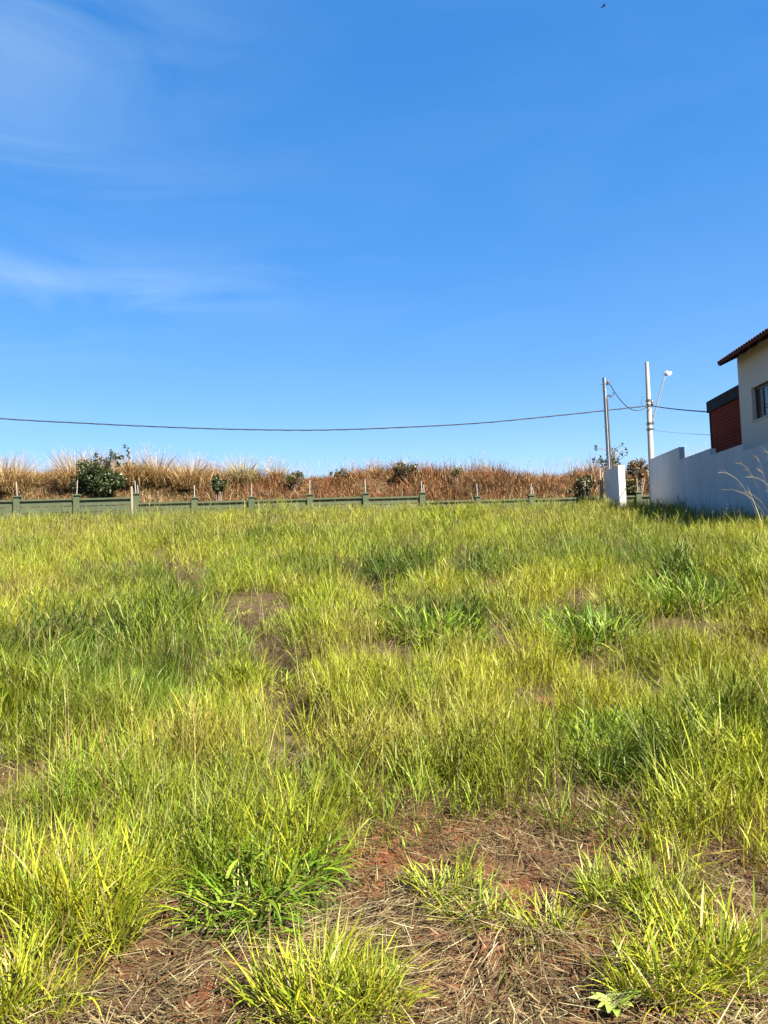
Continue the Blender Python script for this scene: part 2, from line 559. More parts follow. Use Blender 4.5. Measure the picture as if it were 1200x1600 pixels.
def merge(parts):
    vs_, fs_, cs_, b = [], [], [], 0
    for v, f, c in parts:
        vs_.append(v); fs_.append(f + b); cs_.append(c); b += len(v)
    return np.concatenate(vs_), np.concatenate(fs_), np.concatenate(cs_)


def A(*c): return np.array(c, float)


def pick(pal, n_, rng=None, wts=None, jit=0.12):
    rng = rng or RNG
    pal = np.array(pal, float)
    idx = rng.choice(len(pal), n_, p=None if wts is None else np.array(wts) / np.sum(wts))
    return pal[idx] * (1 + rng.normal(0, jit, (n_, 1))) * (1 + rng.normal(0, jit * 0.35, (n_, 3)))

# ------------------------------------------------------------------ SETTING: ground and street
def build_ground():
    def half(*segs):
        out_ = []
        for a_, b_, st in segs: out_ += list(np.arange(a_, b_, st))
        return np.array(out_)
    xp = np.concatenate([half((0, 3.4, 0.038), (3.4, 9, 0.13), (9, 36, 0.55)), np.geomspace(36, 420, 18)])
    xs = np.concatenate([-xp[:0:-1], xp])
    ys = np.concatenate([np.linspace(-120, 0.6, 14)[:-1], half((0.6, 5.6, 0.038), (5.6, 14, 0.11), (14, 52, 0.4)), np.geomspace(52, 600, 16)])
    X, Y = np.meshgrid(xs, ys)
    Z = height(X, Y)
    V = np.stack([X.ravel(), Y.ravel(), Z.ravel()], 1)
    nx, ny = len(xs), len(ys)
    i = (np.arange(ny - 1)[:, None] * nx + np.arange(nx - 1)[None]).ravel()
    Fq = np.stack([i, i + 1, i + nx + 1, i + nx], 1)
    o = np_mesh('ground', V, Fq, M['ground'])
    tag(o, kind='structure')
    xs2 = np.linspace(-60, 60, 61); ys2 = np.linspace(35.4, 39.2, 6)
    X, Y = np.meshgrid(xs2, ys2); Z = height(X, Y) + 0.02
    V = np.stack([X.ravel(), Y.ravel(), Z.ravel()], 1)
    i = (np.arange(5)[:, None] * 61 + np.arange(60)[None]).ravel()
    o = np_mesh('road', V, np.stack([i, i + 1, i + 62, i + 61], 1), M['road'])
    tag(o, kind='structure')


build_ground()

# ------------------------------------------------------------------ boundary wall, house (right)
WD = Vector((math.sin(math.radians(3.9)), math.cos(math.radians(3.9)), 0))   # direction of wall, away from the camera
WN = Vector((WD.y, -WD.x, 0))                                                   # to the right, into the plot
w_far = at_y(1014, 718, 33.6)
W0 = Vector((w_far.x, w_far.y, 0))


def wall_pt(px, py, off=0.0):
    return on_plane(px, py, W0 + WN * off, WN)


def along(pt): return (pt - W0).dot(WD)           # 0 at far end, negative towards the camera


def build_boundary_wall():
    r = empty('boundary_wall', (W0.x, W0.y, hz(W0.x, W0.y)))
    segs = [((1014, 718), (1061, 699)), ((1062.5, 719), (1109, 700)), ((1110, 712), (1160, 693)), ((1160, 705.5), (1205, 690))]
    first = 0.0
    for k, (a_, b_) in enumerate(segs):
        pa, pb = wall_pt(*a_), wall_pt(*b_)
        ta, tb = first, along(pb)
        if k == 3: tb = ta - 16.0
        zt = (pa.z + pb.z) / 2
        if k == 3: zt = pa.z
        th = 0.20
        def P(t, o_, z): q = W0 + WD * t + WN * o_; return Vector((q.x, q.y, z))
        zb = min(hz(*(W0 + WD * ta).xy), hz(*(W0 + WD * tb).xy)) - 0.5
        mb = MB()
        vv = [P(ta, 0, zb), P(tb, 0, zb), P(tb, th, zb), P(ta, th, zb), P(ta, 0, zt), P(tb, 0, zt), P(tb, th, zt), P(ta, th, zt)]
        mb.add(vv, [(0, 1, 5, 4), (1, 2, 6, 5), (2, 3, 7, 6), (3, 0, 4, 7), (4, 5, 6, 7), (0, 3, 2, 1)])
        mb.build('wall_section', M['wallpaint'], r)
        first = tb
    tag(r, 'white rendered boundary wall stepping down along the plot, in shade', 'wall')
    return first


build_boundary_wall()


def build_house():
    OFF = 1.5
    c_top = wall_pt(1151, 563, OFF); c_bot = wall_pt(1160, 693, OFF)
    tf = (along(c_top) + along(c_bot)) / 2                 # far corner along the wall direction
    tn = tf - 11.5
    def P(t, o_, z): q = W0 + WD * t + WN * o_; return Vector((q.x, q.y, z))
    base_z = hz(*P(tf, 2, 0).xy) - 0.6
    r = empty('house', P((tf + tn) / 2, 4, hz(*P((tf + tn) / 2, 4, 0).xy)))
    z_eave = wall_pt(1151, 560, OFF).z + 0.12
    # window opening
    wl_, wb_ = along(wall_pt(1173.5, 606, OFF)), along(wall_pt(1176.5, 658, OFF))
    t1 = (wl_ + wb_) / 2; t0 = t1 - 2.0
    zt = wall_pt(1173.5, 607.5, OFF).z; zb = wall_pt(1176.5, 658, OFF).z
    D = 8.5; th = 0.22
    mb = MB()
    def wbox(ta, tb, oa, ob, za, zb_):
        mb.add([P(ta, oa, za), P(tb, oa, za), P(tb, ob, za), P(ta, ob, za), P(ta, oa, zb_), P(tb, oa, zb_), P(tb, ob, zb_), P(ta, ob, zb_)],
               [(0, 1, 5, 4), (1, 2, 6, 5), (2, 3, 7, 6), (3, 0, 4, 7), (4, 5, 6, 7), (0, 3, 2, 1)])
    wbox(t1, tf, OFF, OFF + th, base_z, z_eave)
    wbox(tn, t0, OFF, OFF + th, base_z, z_eave)
    wbox(t0, t1, OFF, OFF + th, base_z, zb)
    wbox(t0, t1, OFF, OFF + th, zt, z_eave)
    mb.build('side_wall', M['housepaint'], r)
    mb = MB(); wbox(tf - th, tf, OFF + th, D, base_z, z_eave); mb.build('back_wall', M['housepaint'], r)
    mb = MB(); wbox(tn, tn + th, OFF + th, D, base_z, z_eave); mb.build('front_wall', M['housepaint'], r)
    mb = MB(); wbox(tn, tf, D, D + th, base_z, z_eave); mb.build('far_side_wall', M['housepaint'], r)
    mb = MB(); wbox(tn + th, tf - th, OFF + th, D, zb - 1.2, zb - 1.1); mb.build('floor_slab', M['concrete'], r)
    # window: frame, mullions, panes, curtain
    win = empty('window', (0, 0, 0)); win.parent = r; win.location = P((t0 + t1) / 2, OFF + 0.15, zb) - r.location
    fr = MB()
    def fbox(ta, tb, za, zb_, oa=OFF + 0.13, ob=OFF + 0.19):
        fr.add([P(ta, oa, za), P(tb, oa, za), P(tb, ob, za), P(ta, ob, za), P(ta, oa, zb_), P(tb, oa, zb_), P(tb, ob, zb_), P(ta, ob, zb_)],
               [(0, 1, 5, 4), (1, 2, 6, 5), (2, 3, 7, 6), (3, 0, 4, 7), (4, 5, 6, 7), (0, 3, 2, 1)])
    fbox(t1 - 0.14, t1, zb, zt); fbox(t0, t0 + 0.14, zb, zt)
    fbox(t0 + 0.14, t1 - 0.14, zt - 0.10, zt); fbox(t0 + 0.14, t1 - 0.14, zb, zb + 0.08)
    edges = np.linspace(t1 - 0.14, t0 + 0.14, 5)
    for e in edges[1:-1]: fbox(e - 0.04, e + 0.04, zb + 0.08, zt - 0.10)
    fr.build('frame', M['frame'], win)
    for k in range(4):
        a_, b_ = edges[k], edges[k + 1]
        if k > 0: a_ -= 0.04
        if k < 3: b_ += 0.04
        pm = MB(); o_ = OFF + 0.155
        pm.add([P(a_, o_, zb + 0.08), P(b_, o_, zb + 0.08), P(b_, o_, zt - 0.1), P(a_, o_, zt - 0.1),
                P(a_, o_ + .006, zb + 0.08), P(b_, o_ + .006, zb + 0.08), P(b_, o_ + .006, zt - 0.1), P(a_, o_ + .006, zt - 0.1)],
               [(0, 1, 2, 3), (7, 6, 5, 4), (0, 4, 5, 1), (1, 5, 6, 2), (2, 6, 7, 3), (3, 7, 4, 0)])
        pm.build('pane', M['glass'], win)
    cm = MB(); o_ = OFF + 0.30
    nn = 40
    vv, ff = [], []
    for k in range(nn + 1):
        t = t0 + (t1 - t0) * k / nn
        oo = o_ + 0.04 * math.sin(k * 1.9)
        vv += [P(t, oo, zb - 0.1), P(t, oo, zt + 0.05)]
    for k in range(nn): ff.append((2 * k, 2 * k + 2, 2 * k + 3, 2 * k + 1))
    cm.add(vv, ff); cm.build('curtain', M['curtain'], win)
    sm = MB(); mbk = mb; mb = sm
    wbox(t0 - 0.05, t1 + 0.05, OFF - 0.03, OFF + 0.125, zb - 0.045, zb - 0.002)
    sm.build('sill', M['housepaint'], win)
    # roof: tiled plane rising to the right, eave overhanging this wall
    ov = 0.62
    tip = wall_pt(1123, 569, OFF - ov)
    te = along(tip); z_e = tip.z
    slope = math.tan(math.radians(24))
    ridge_o = 4.4
    def RP(t, o_, dz=0): return P(t, o_, z_e + (o_ - (OFF - ov)) * slope + dz)
    roof = MB()
    pitch_t = 0.21
    nT = int((te - (tn - 0.6)) / pitch_t)
    # barrel tiles: half-pipe profile along the eave, in courses up the slope
    vv, ff = [], []
    ncourse = 12
    prof = 6
    for c in range(ncourse):
        oa = OFF - ov - 0.06 + c * 0.42; ob = oa + 0.46
        lift = 0.03
        for i in range(nT):
            tc0 = te - i * pitch_t
            b_ = len(vv)
            for (oo, dz, rr) in ((oa, lift + 0.03, 0.10), (ob, lift, 0.085)):
                for k in range(prof + 1):
                    an = math.pi * k / prof
                    vv.append(RP(tc0 - pitch_t / 2 + math.cos(an) * rr, oo, dz + math.sin(an) * rr * 0.6))
            for k in range(prof): ff.append((b_ + k, b_ + k + 1, b_ + prof + 2 + k, b_ + prof + 1 + k))
    roof.add(vv, ff)
    ro = roof.build('roof', M['rooftile'], r, smooth=False); tag(ro, kind='stuff')
    bm_ = MB()       # roof boards under tiles
    bm_.add([RP(te, OFF - ov, 0.0), RP(tn - 0.6, OFF - ov, 0.0), RP(tn - 0.6, ridge_o, 0.0), RP(te, ridge_o, 0.0),
             RP(te, OFF - ov, 0.05), RP(tn - 0.6, OFF - ov, 0.05), RP(tn - 0.6, ridge_o, 0.05), RP(te, ridge_o, 0.05)],
            [(0, 1, 2, 3), (4, 7, 6, 5), (0, 4, 5, 1), (1, 5, 6, 2), (2, 6, 7, 3), (3, 7, 4, 0)])
    bm_.build('roof_boards', M['wood'], ro)
    def mirror(t, o_, dz=0): return P(t, 2 * ridge_o - o_, z_e + (o_ - (OFF - ov)) * slope + dz)
    b2 = MB(); b2.add([mirror(te, OFF - ov), mirror(tn - .6, OFF - ov), mirror(tn - .6, ridge_o), mirror(te, ridge_o),
                       mirror(te, OFF - ov, .1), mirror(tn - .6, OFF - ov, .1), mirror(tn - .6, ridge_o, .1), mirror(te, ridge_o, .1)],
                      [(0, 1, 2, 3), (4, 7, 6, 5), (0, 4, 5, 1), (1, 5, 6, 2), (2, 6, 7, 3), (3, 7, 4, 0)])
    b2.build('far_roof_slope', M['rooftile'], ro)
    g = MB()
    g.add([P(tf - 0.11, OFF, z_eave), P(tf - 0.11, 2 * ridge_o - OFF, z_eave), RP(tf - 0.11, ridge_o, -0.02)], [(0, 1, 2)])
    g.build('gable', M['housepaint'], r)
    # fascia and rafters
    fa = MB()
    for z_, hgt in ((0.0, 0.10),):
        fa.add([RP(te, OFF - ov - 0.03, -0.045), RP(tn - .6, OFF - ov - 0.03, -0.045), RP(tn - .6, OFF - ov - 0.005, -0.045), RP(te, OFF - ov - 0.005, -0.045),
                RP(te, OFF - ov - 0.03, 0.055), RP(tn - .6, OFF - ov - 0.03, 0.055), RP(tn - .6, OFF - ov - 0.005, 0.055), RP(te, OFF - ov - 0.005, 0.055)],
               [(0, 1, 5, 4), (1, 2, 6, 5), (2, 3, 7, 6), (3, 0, 4, 7), (4, 5, 6, 7), (0, 3, 2, 1)])
    fa.build('fascia', M['wood'], ro)
    t = te - 0.05
    while t > tn - 0.5:
        rm = MB()
        rm.add([RP(t, OFF - ov, -0.10), RP(t - .09, OFF - ov, -0.10), RP(t - .09, OFF + 0.2, -0.10), RP(t, OFF + 0.2, -0.10),
                RP(t, OFF - ov, -0.003), RP(t - .09, OFF - ov, -0.003), RP(t - .09, OFF + 0.2, -0.003), RP(t, OFF + 0.2, -0.003)],
               [(0, 1, 5, 4), (1, 2, 6, 5), (2, 3, 7, 6), (3, 0, 4, 7), (4, 5, 6, 7), (0, 3, 2, 1)])
        rm.build('rafter', M['wood'], ro)
        t -= 0.85
    # brick annex with dark parapet
    OB = OFF + 0.16
    ta = along(wall_pt(1110, 660, OB)); tb = tf + 0.001
    zt = wall_pt(1107, 646, OB).z
    ann = empty('brick_annex', (0, 0, 0)); ann.parent = r; ann.location = P((ta + tb) / 2, 2, base_z) - r.location
    mb = MB(); wbox(tb, ta, OB, OB + 3.6, base_z, zt); mb.build('annex_core', M['mortar'], ann)
    bk = MB(); mb = bk
    zz, row = max(base_z, zt - 4.6), 0
    while zz < zt - 0.02:
        t = tb + (0.0 if row % 2 else 0.115)
        while t < ta - 0.12:
            e = min(t + 0.225, ta - 0.11)
            j = random.uniform(-0.004, 0.004)
            if e - t > 0.05: wbox(t, e, OB - 0.012 + j, OB + 0.002, zz + 0.016, min(zz + 0.118, zt))
            t += 0.24
        zz += 0.13; row += 1
    bo = bk.build('brick_facing', M['brick'], ann); tag(bo, kind='stuff')
    mb = MB(); wbox(ta - 0.11, ta + 0.02, OB - 0.03, OB + 0.01, base_z, zt); mb.build('corner_trim', M['darkmetal'], ann)
    zp = wall_pt(1106, 627, OB - 0.1).z
    mb = MB(); wbox(tb, ta + 0.06, OB - 0.10, OB + 3.7, zt, zp); mb.build('parapet', M['darkmetal'], ann)
    tag(r, 'two storey plastered house with clay tile eave and brick annex', 'house')


build_house()

# ------------------------------------------------------------------ precast fence across the street
POST_PX = [(27, 775), (120, 772.5), (212, 770.5), (304, 777), (393, 775.5), (484, 772), (571, 770), (659, 769), (746, 775), (830, 773), (914, 771)]
FA = at_y(27, 775, 39.1); FB = at_y(914, 771, 41.8)
FDIR = Vector((FB.x - FA.x, FB.y - FA.y, 0)).normalized()
FNRM = Vector((FDIR.y, -FDIR.x, 0))             # towards the camera
if FNRM.y > 0: FNRM = -FNRM
fence_posts = []


def build_fence():
    r = empty('precast_fence', (FA.x + 15, (FA.y + FB.y) / 2, hz(FA.x + 15, (FA.y + FB.y) / 2)))
    pts = [on_plane(px, py, Vector((FA.x, FA.y, 0)), FNRM) for px, py in POST_PX]
    step = (pts[-1] - pts[0]); step.z = 0; step = step / 10
    full = []
    for k in range(-4, 16):
        if 0 <= k <= 10: q = pts[k]
        else:
            e = pts[0] if k < 0 else pts[10]
            kk = k if k < 0 else k - 10
            q = e + step * kk; q.z = e.z - (0.20 * (kk // 3) if kk > 0 else 0.0)
        full.append(q)
    wv = Vector((FDIR.x, FDIR.y, 0))
    for k, q in enumerate(full):
        gz = hz(q.x, q.y)
        mb = MB(); hgt = q.z - 0.07 - (gz - 0.3)
        tilt = random.uniform(-0.01, 0.01)
        mb.box((q.x, q.y, gz - 0.3 + hgt / 2), (0.29, 0.29, hgt), wv + Vector((0, 0, tilt)), -FNRM)
        po = mb.build('post', M['fencepost'], r)
        mb = MB(); mb.box((q.x, q.y, q.z - 0.035), (0.40, 0.40, 0.07), wv, -FNRM); mb.build('cap', M['fencepost'], po)
        nr = 2 if k in (6, 11, 13) else 1
        for j in range(nr):
            x0 = q + wv * (0.0 if j == 0 else 0.13)
            hh = (0.72 if j == 0 else 0.40) * random.uniform(0.85, 1.05)
            mb = MB(); mb.tube([x0 + Vector((0, 0, -0.01)), x0 + Vector((random.uniform(-.05, .05), 0, hh))], 0.019, 6)
            mb.build('rod', M['rod'], po)
        fence_posts.append(q)
    for k in range(len(full) - 1):
        a_, b_ = full[k], full[k + 1]
        top = min(a_.z, b_.z) - 0.20
        mid = (a_ + b_) / 2; ln = (b_ - a_).length - 0.29
        c = mid - FNRM * 0.03
        mb = MB(); mb.box((c.x, c.y, top - 0.045), (ln - 0.004, 0.24, 0.09), wv, -FNRM); mb.build('coping', M['fencepost'], r)
        z = top - 0.09
        for j in range(6):
            hh = 0.315
            if z < hz(c.x, c.y) - 0.35: break
            mb = MB(); dd = random.uniform(-0.006, 0.006)
            cc = c + FNRM * dd
            mb.box((cc.x, cc.y, z - hh / 2), (ln - 0.006, 0.06, hh - 0.03), wv, -FNRM)
            mb.build('slab', M['fence'], r, bevel=0.008)
            z -= hh
    tag(r, 'low green precast concrete fence with capped posts below the brown bank', 'fence')


build_fence()

# ------------------------------------------------------------------ meter pillar, service pole, utility pole, cables
PIL_NEAR = at_y(965, 727, 31.3)
pil_g = None


def build_pillar():
    n0 = Vector((PIL_NEAR.x, PIL_NEAR.y, 0))
    ztop = PIL_NEAR.z
    pf = on_plane(944, 735, n0, WN)
    ln = (Vector((pf.x, pf.y, 0)) - n0).dot(WD)
    pr = on_plane(976, 727.5, n0, WD)
    wd = (Vector((pr.x, pr.y, 0)) - n0).dot(WN)
    c = n0 + WD * ln / 2 + WN * wd / 2
    gz = min(hz(n0.x, n0.y), hz(*(n0 + WD * ln).xy))
    mb = MB(); mb.box((c.x, c.y, (ztop + gz - 0.4) / 2), (wd, ln, ztop - gz + 0.4), WN, WD)
    r = empty('meter_wall', (c.x, c.y, hz(c.x, c.y)))
    mb.build('masonry', M['pillarpaint'], r, bevel=0.012)
    b = c + WN * (wd / 2 + 0.012)
    mb = MB(); mb.box((b.x, b.y, ztop - 0.55), (0.03, 0.5, 0.6), WN, WD); mb.build('meter_door', M['steel'], r)
    tag(r, 'short thick white painted wall with one sunlit end beside the thin pole', 'wall')
    return n0, ln, wd, ztop


P_N0, P_LN, P_WD, P_TOP = build_pillar()


def catenary(a_, b_, sag, n_=24):
    a_, b_ = Vector(a_), Vector(b_)
    return [a_.lerp(b_, i / n_) - Vector((0, 0, sag * 4 * (i / n_) * (1 - i / n_))) for i in range(n_ + 1)]


def build_poles():
    # service pole: square steel post standing against the far end of the meter wall
    Y1 = P_N0.y + P_LN * 0.95
    top = at_y(943.5, 590, Y1); bot = at_y(951.5, 735, Y1)
    gz = hz(bot.x, bot.y)
    base = Vector((bot.x + (bot.x - top.x) * 0.25, Y1, gz))
    r = empty('service_pole', base)
    mb = MB()
    d = (top - base).normalized()
    mb.tube([base - d * 0.3, top], [0.085, 0.075], 4); mb.build('shaft', M['steel'], r)
    ofs = Vector((0.095, -0.03, 0))
    mb = MB(); mb.tube([base + ofs + d * 1.0, top + ofs - d * 0.95, top + ofs - d * 0.85 + Vector((.03, 0, .02)), top + ofs * 2 - d * 0.82, top + ofs * 2.4 - d * 0.95], 0.035, 6)
    mb.build('conduit', M['darksteel'], r)
    mb = MB()
    for k in (0.3, 2.2, 4.0): mb.tube([top + ofs * 0.5 - d * k + Vector((-.2, 0, 0)), top + ofs * 0.5 - d * k + Vector((.11, 0, 0))], 0.02, 5)
    mb.build('strap', M['darksteel'], r)
    ins = top + Vector((0.16, -0.05, -0.25))
    mb = MB(); mb.tube([ins + Vector((0, 0, -.09)), ins + Vector((0, 0, -.03)), ins, ins + Vector((0, 0, .03)), ins + Vector((0, 0, .09))], [.05, .065, .035, .065, .05], 10)
    mb.build('insulator', M['porcelain'], r)
    mb = MB(); q = top + ofs * 1.6 - d * 0.82
    mb.tube([q, q + Vector((.12, 0, -.04)), q + Vector((.22, 0, .02)), q + Vector((.25, 0, .10)), q + Vector((.18, 0, .12))], 0.018, 5)
    mb.build('wire_tail', M['cable'], r)
    tag(r, 'thin grey steel service pole rising behind the short white wall', 'pole')
    # utility pole: tapered round concrete
    Y2 = 35.6
    ptop = at_y(1010.5, 566, Y2); pmid = at_y(1017.5, 716, Y2)
    slope = (pmid.x - ptop.x) / (ptop.z - pmid.z)
    gz = hz(pmid.x, Y2)
    pb = Vector((pmid.x + slope * (pmid.z - gz), Y2, gz))
    u = empty('utility_pole', pb)
    ht = ptop.z - gz
    def pp(f): return pb.lerp(ptop, f)
    def rr(f): return 0.165 * (1 - f) + 0.085 * f
    mb = MB(); mb.tube([pp(-0.05)] + [pp(k / 10) for k in range(11)], [rr(0)] + [rr(k / 10) for k in range(11)], 16)
    mb.build('shaft', M['concrete'], u, smooth=False)
    def fz(py): return (at_y(1013, py, Y2).z - gz) / ht
    for py, hh in ((626, 0.05), (634, 0.06), (662, 0.05), (671, 0.05)):
        f = fz(py); mb = MB(); q = pp(f)
        mb.tube([q - Vector((0, 0, hh)), q + Vector((0, 0, hh))], rr(f) + 0.015, 16)
        mb.box(q + Vector((rr(f) + .04, -.03, 0)), (0.09, 0.05, 0.07)); mb.box(q + Vector((-rr(f) - .03, -.03, 0)), (0.08, 0.05, 0.07))
        mb.build('clamp_band', M['darksteel'], u)
    q = pp(fz(630)) + Vector((0.14, -0.06, 0))
    mb = MB(); mb.tube([q + Vector((0, 0, -.12)), q + Vector((0, 0, -.05)), q, q + Vector((0, 0, .05)), q + Vector((0, 0, .12))], [.05, .075, .04, .075, .05], 10)
    mb.build('insulator', M['porcelain'], u)
    for dz, sx in ((-0.45, 1), (-0.75, 1)):
        q2 = pp(fz(634)) + Vector((0.12, -.08, dz))
        mb = MB(); mb.tube([q2, q2 + Vector((0.03, 0, -0.10))], 0.02, 6); mb.build('bolt', M['darksteel'], u)
    # lamp arm and head
    head = at_y(1041.5, 585, Y2 + 1.1)
    s0 = pp(fz(664)) + Vector((0.13, 0.05, 0))
    mid1 = s0.lerp(head, 0.55) + Vector((-0.05, 0, 0.02)); mid2 = s0.lerp(head, 0.85) + Vector((-0.045, 0, 0.03))
    mb = MB(); mb.tube([s0 - (head - s0) * 0.04, s0, s0.lerp(head, .3) + Vector((-.03, 0, 0)), mid1, mid2, head], [.04, .04, .036, .034, .032, .03], 8)
    arm = mb.build('lamp_arm', M['armgrey'], u, smooth=True)
    hd = Vector((0.75, 0.62, 0.12)).normalized(); side = Vector((-hd.y, hd.x, 0)).normalized()
    hc = head + hd * 0.10 + Vector((0, 0, 0.05))
    mb = MB(); mb.box(hc, (0.42, 0.24, 0.15), hd, side)
    lh = mb.build('lamp_head', M['lampwhite'], u, bevel=0.03)
    mb = MB(); mb.box(hc - Vector((0, 0, 0.085)), (0.28, 0.18, 0.03), hd, side); mb.build('lens', M['lens'], lh)
    mb = MB(); mb.box(hc + Vector((-.04, 0, 0.095)), (0.06, 0.06, 0.05), hd, side); mb.build('photocell', M['lampwhite'], lh)
    tag(u, 'tapered concrete utility pole with slanted street lamp arm', 'utility pole')
    # cables
    att = pp(fz(634)) + Vector((-0.10, -0.1, 0))
    left = at_y(-420, 610, 33.0)
    # bundled cable: follow the photographed sag
    key = [(-420, 612), (-200, 637), (0, 654), (125, 661), (250, 667), (375, 671), (500, 672), (625, 668), (750, 661), (875, 649), (945, 641.5), (1008, 634.5)]
    pts = []
    for i, (px, py) in enumerate(key):
        yy = 33.2 + (Y2 - 0.2 - 33.2) * (px + 420) / 1428.0
        pts.append(at_y(px, py, yy))
    fine = []
    for i in range(len(pts) - 1):
        p0, p1, p2, p3 = pts[max(i - 1, 0)], pts[i], pts[i + 1], pts[min(i + 2, len(pts) - 1)]
        for k in range(14):
            t = k / 14
            fine.append(0.5 * ((2 * p1) + (p2 - p0) * t + (2 * p0 - 5 * p1 + 4 * p2 - p3) * t * t + (-p0 + 3 * p1 - 3 * p2 + p3) * t ** 3))
    fine.append(pts[-1])
    def twisted(name, pth, label, rad=0.014, tw=0.017, turns=1.1):
        mb = MB()
        L = [0.0]
        for i in range(1, len(pth)): L.append(L[-1] + (pth[i] - pth[i - 1]).length)
        for s in range(3):
            q = [c + Vector((0, math.cos(l_ * turns * 2.2 + s * 2.094), math.sin(l_ * turns * 2.2 + s * 2.094))) * tw for c, l_ in zip(pth, L)]
            mb.tube(q, rad, 5)
        o = mb.build(name, M['cable'], None, smooth=True)
        tag(o, label, 'cable', 'overhead cables')
    twisted('overhead_cable', fine, 'long dark twisted overhead cable sagging across the whole sky')
    eb = wall_pt(1106, 643.5, 0.18)
    a0 = pp(fz(635)) + Vector((0.10, -0.1, 0))
    twisted('overhead_cable', catenary(a0, eb, 0.03, 16), 'short dark cable between concrete pole and brick annex', 0.013, 0.015)
    o = MB().tube(catenary(ins + Vector((.05, 0, 0)), att + Vector((-.02, 0, -.04)), 0.62, 20), 0.02, 6).build('service_cable', M['cable'], None, True)
    tag(o, 'dark drooping service cable from the thin pole to the concrete pole', 'cable', 'overhead cables')
    l2 = pp(fz(669)) + Vector((-0.12, -.1, 0))
    o = MB().tube(catenary(q_end(top, d), l2, 0.25, 16), 0.006, 5).build('thin_wire', M['steel'], None, True)
    tag(o, 'fine faint wire sloping between the two poles', 'wire')
    o = MB().tube(catenary(pp(fz(673)) + Vector((0.15, -.1, 0)), wall_pt(1111, 679.5, 0.2), 0.03, 10), 0.008, 5).build('thin_wire', M['steel'], None, True)
    tag(o, 'fine pale wire from concrete pole to brick annex, below the dark cable', 'wire')
    # loop of slack wire on the left of the concrete pole
    c0 = pp(fz(620)) + Vector((-0.11, -.08, 0))
    mb = MB(); mb.tube([c0, c0 + Vector((-.16, 0, -.02)), c0 + Vector((-.26, 0, -.16)), c0 + Vector((-.27, 0, -.34)), c0 + Vector((-.2, 0, -.42))], 0.010, 5)
    mb.build('slack_loop', M['cable'], u, True)
    return pb


def q_end(top, d): return top + Vector((0.12, -0.05, 0)) - d * 0.6


build_poles()

# ------------------------------------------------------------------ shrubs
def leaf_cloud(centres, radii, n_, size, pal, rng, elong=1.9, up=0.25):
    """diamond leaves spread through blobs"""
    centres = np.array(centres); radii = np.array(radii)
    idx = rng.choice(len(centres), n_, p=(radii.prod(1) ** 0.66) / np.sum(radii.prod(1) ** 0.66))
    d = rng.normal(0, 1, (n_, 3)); d /= np.linalg.norm(d, axis=1)[:, None]
    rad = rng.uniform(0.35, 1.0, n_) ** 0.6
    c = centres[idx] + d * radii[idx] * rad[:, None]
    nrm = d * 0.6 + rng.normal(0, 0.7, (n_, 3)); nrm[:, 2] += up
    nrm /= np.linalg.norm(nrm, axis=1)[:, None]
    t = np.cross(nrm, rng.normal(0, 1, (n_, 3))); t /= np.linalg.norm(t, axis=1)[:, None]
    b = np.cross(nrm, t)
    s = size * rng.uniform(0.6, 1.3, n_)[:, None]
    V = np.stack([c - t * s * elong / 2, c + b * s / 2 + nrm * s * .12, c + t * s * elong / 2, c - b * s / 2 + nrm * s * .12], 1).reshape(-1, 3)
    Fq = np.arange(n_ * 4).reshape(-1, 4)
    Cc = np.repeat(pick(pal, n_, rng, jit=0.18), 4, 0)
    tri = np.concatenate([Fq[:, [0, 1, 2]], Fq[:, [0, 2, 3]]])
    return V, tri, Cc


GREEN = [(0.016, 0.028, 0.009), (0.024, 0.038, 0.011), (0.032, 0.044, 0.013), (0.012, 0.021, 0.008), (0.05, 0.058, 0.02)]
OLIVE = [(0.06, 0.062, 0.018), (0.085, 0.075, 0.024), (0.04, 0.045, 0.014), (0.13, 0.08, 0.03)]


def shrub(name, px, py_base, Y, w, hgt, nleaf, size, pal, label, seed, stems=5, sparse=False, depth=None, group=None, lean=0.0):
    rng = np.random.default_rng(seed)
    b = at_y(px, py_base, Y); gz = hz(b.x, b.y); base = Vector((b.x, b.y, gz))
    vis = hgt; hgt = hgt + max(b.z - gz, 0.0)
    r = empty(name, base)
    depth = depth or w * 0.8
    cs, rs = [], []
    tr = MB()
    th = 0.018 + 0.010 * hgt
    zc = gz + hgt - vis * 0.5                        # crown centre: the part that shows
    for s in range(stems):
        d = rng.normal(0, 1, 3); d /= np.linalg.norm(d); f = rng.uniform(0.25, 0.8)
        tipp = Vector((base.x + lean + d[0] * w * .5 * f, base.y + d[1] * depth * .5 * f, zc + d[2] * vis * .5 * f))
        k1 = base.lerp(tipp, 0.45) + Vector((rng.normal(0, .06), rng.normal(0, .06), hgt * 0.05))
        tr.tube([base - Vector((0, 0, .1)), k1, tipp], [th, th * 0.6, th * 0.25], 5)
        if sparse:
            for q in range(6):
                st = k1.lerp(tipp, rng.uniform(0.55, 1.0))
                en = st + Vector((rng.normal(0, .45), rng.normal(0, .3), rng.uniform(-0.1, .5)))
                tr.tube([st, en], [th * .35, th * .12], 4)
                cs.append(en); rs.append((0.10, 0.10, 0.17))
        else:
            for q in range(4):
                c = tipp + Vector((rng.normal(0, w * .07), rng.normal(0, depth * .07), rng.normal(0, vis * .07)))
                e = min(w, vis * 1.4) * rng.uniform(0.06, 0.19)
                cs.append(c); rs.append((e, e, e * 0.85))
    tr.build('trunk', M['bark'], r)
    V, T, Cc = leaf_cloud([tuple(c) for c in cs], rs, int(nleaf * 1.7), size * 0.68, pal, rng)
    np_mesh('crown', V, T, M['leaf'], Cc, parent=r, smooth=False)
    tag(r, label, 'shrub', group)
    return r


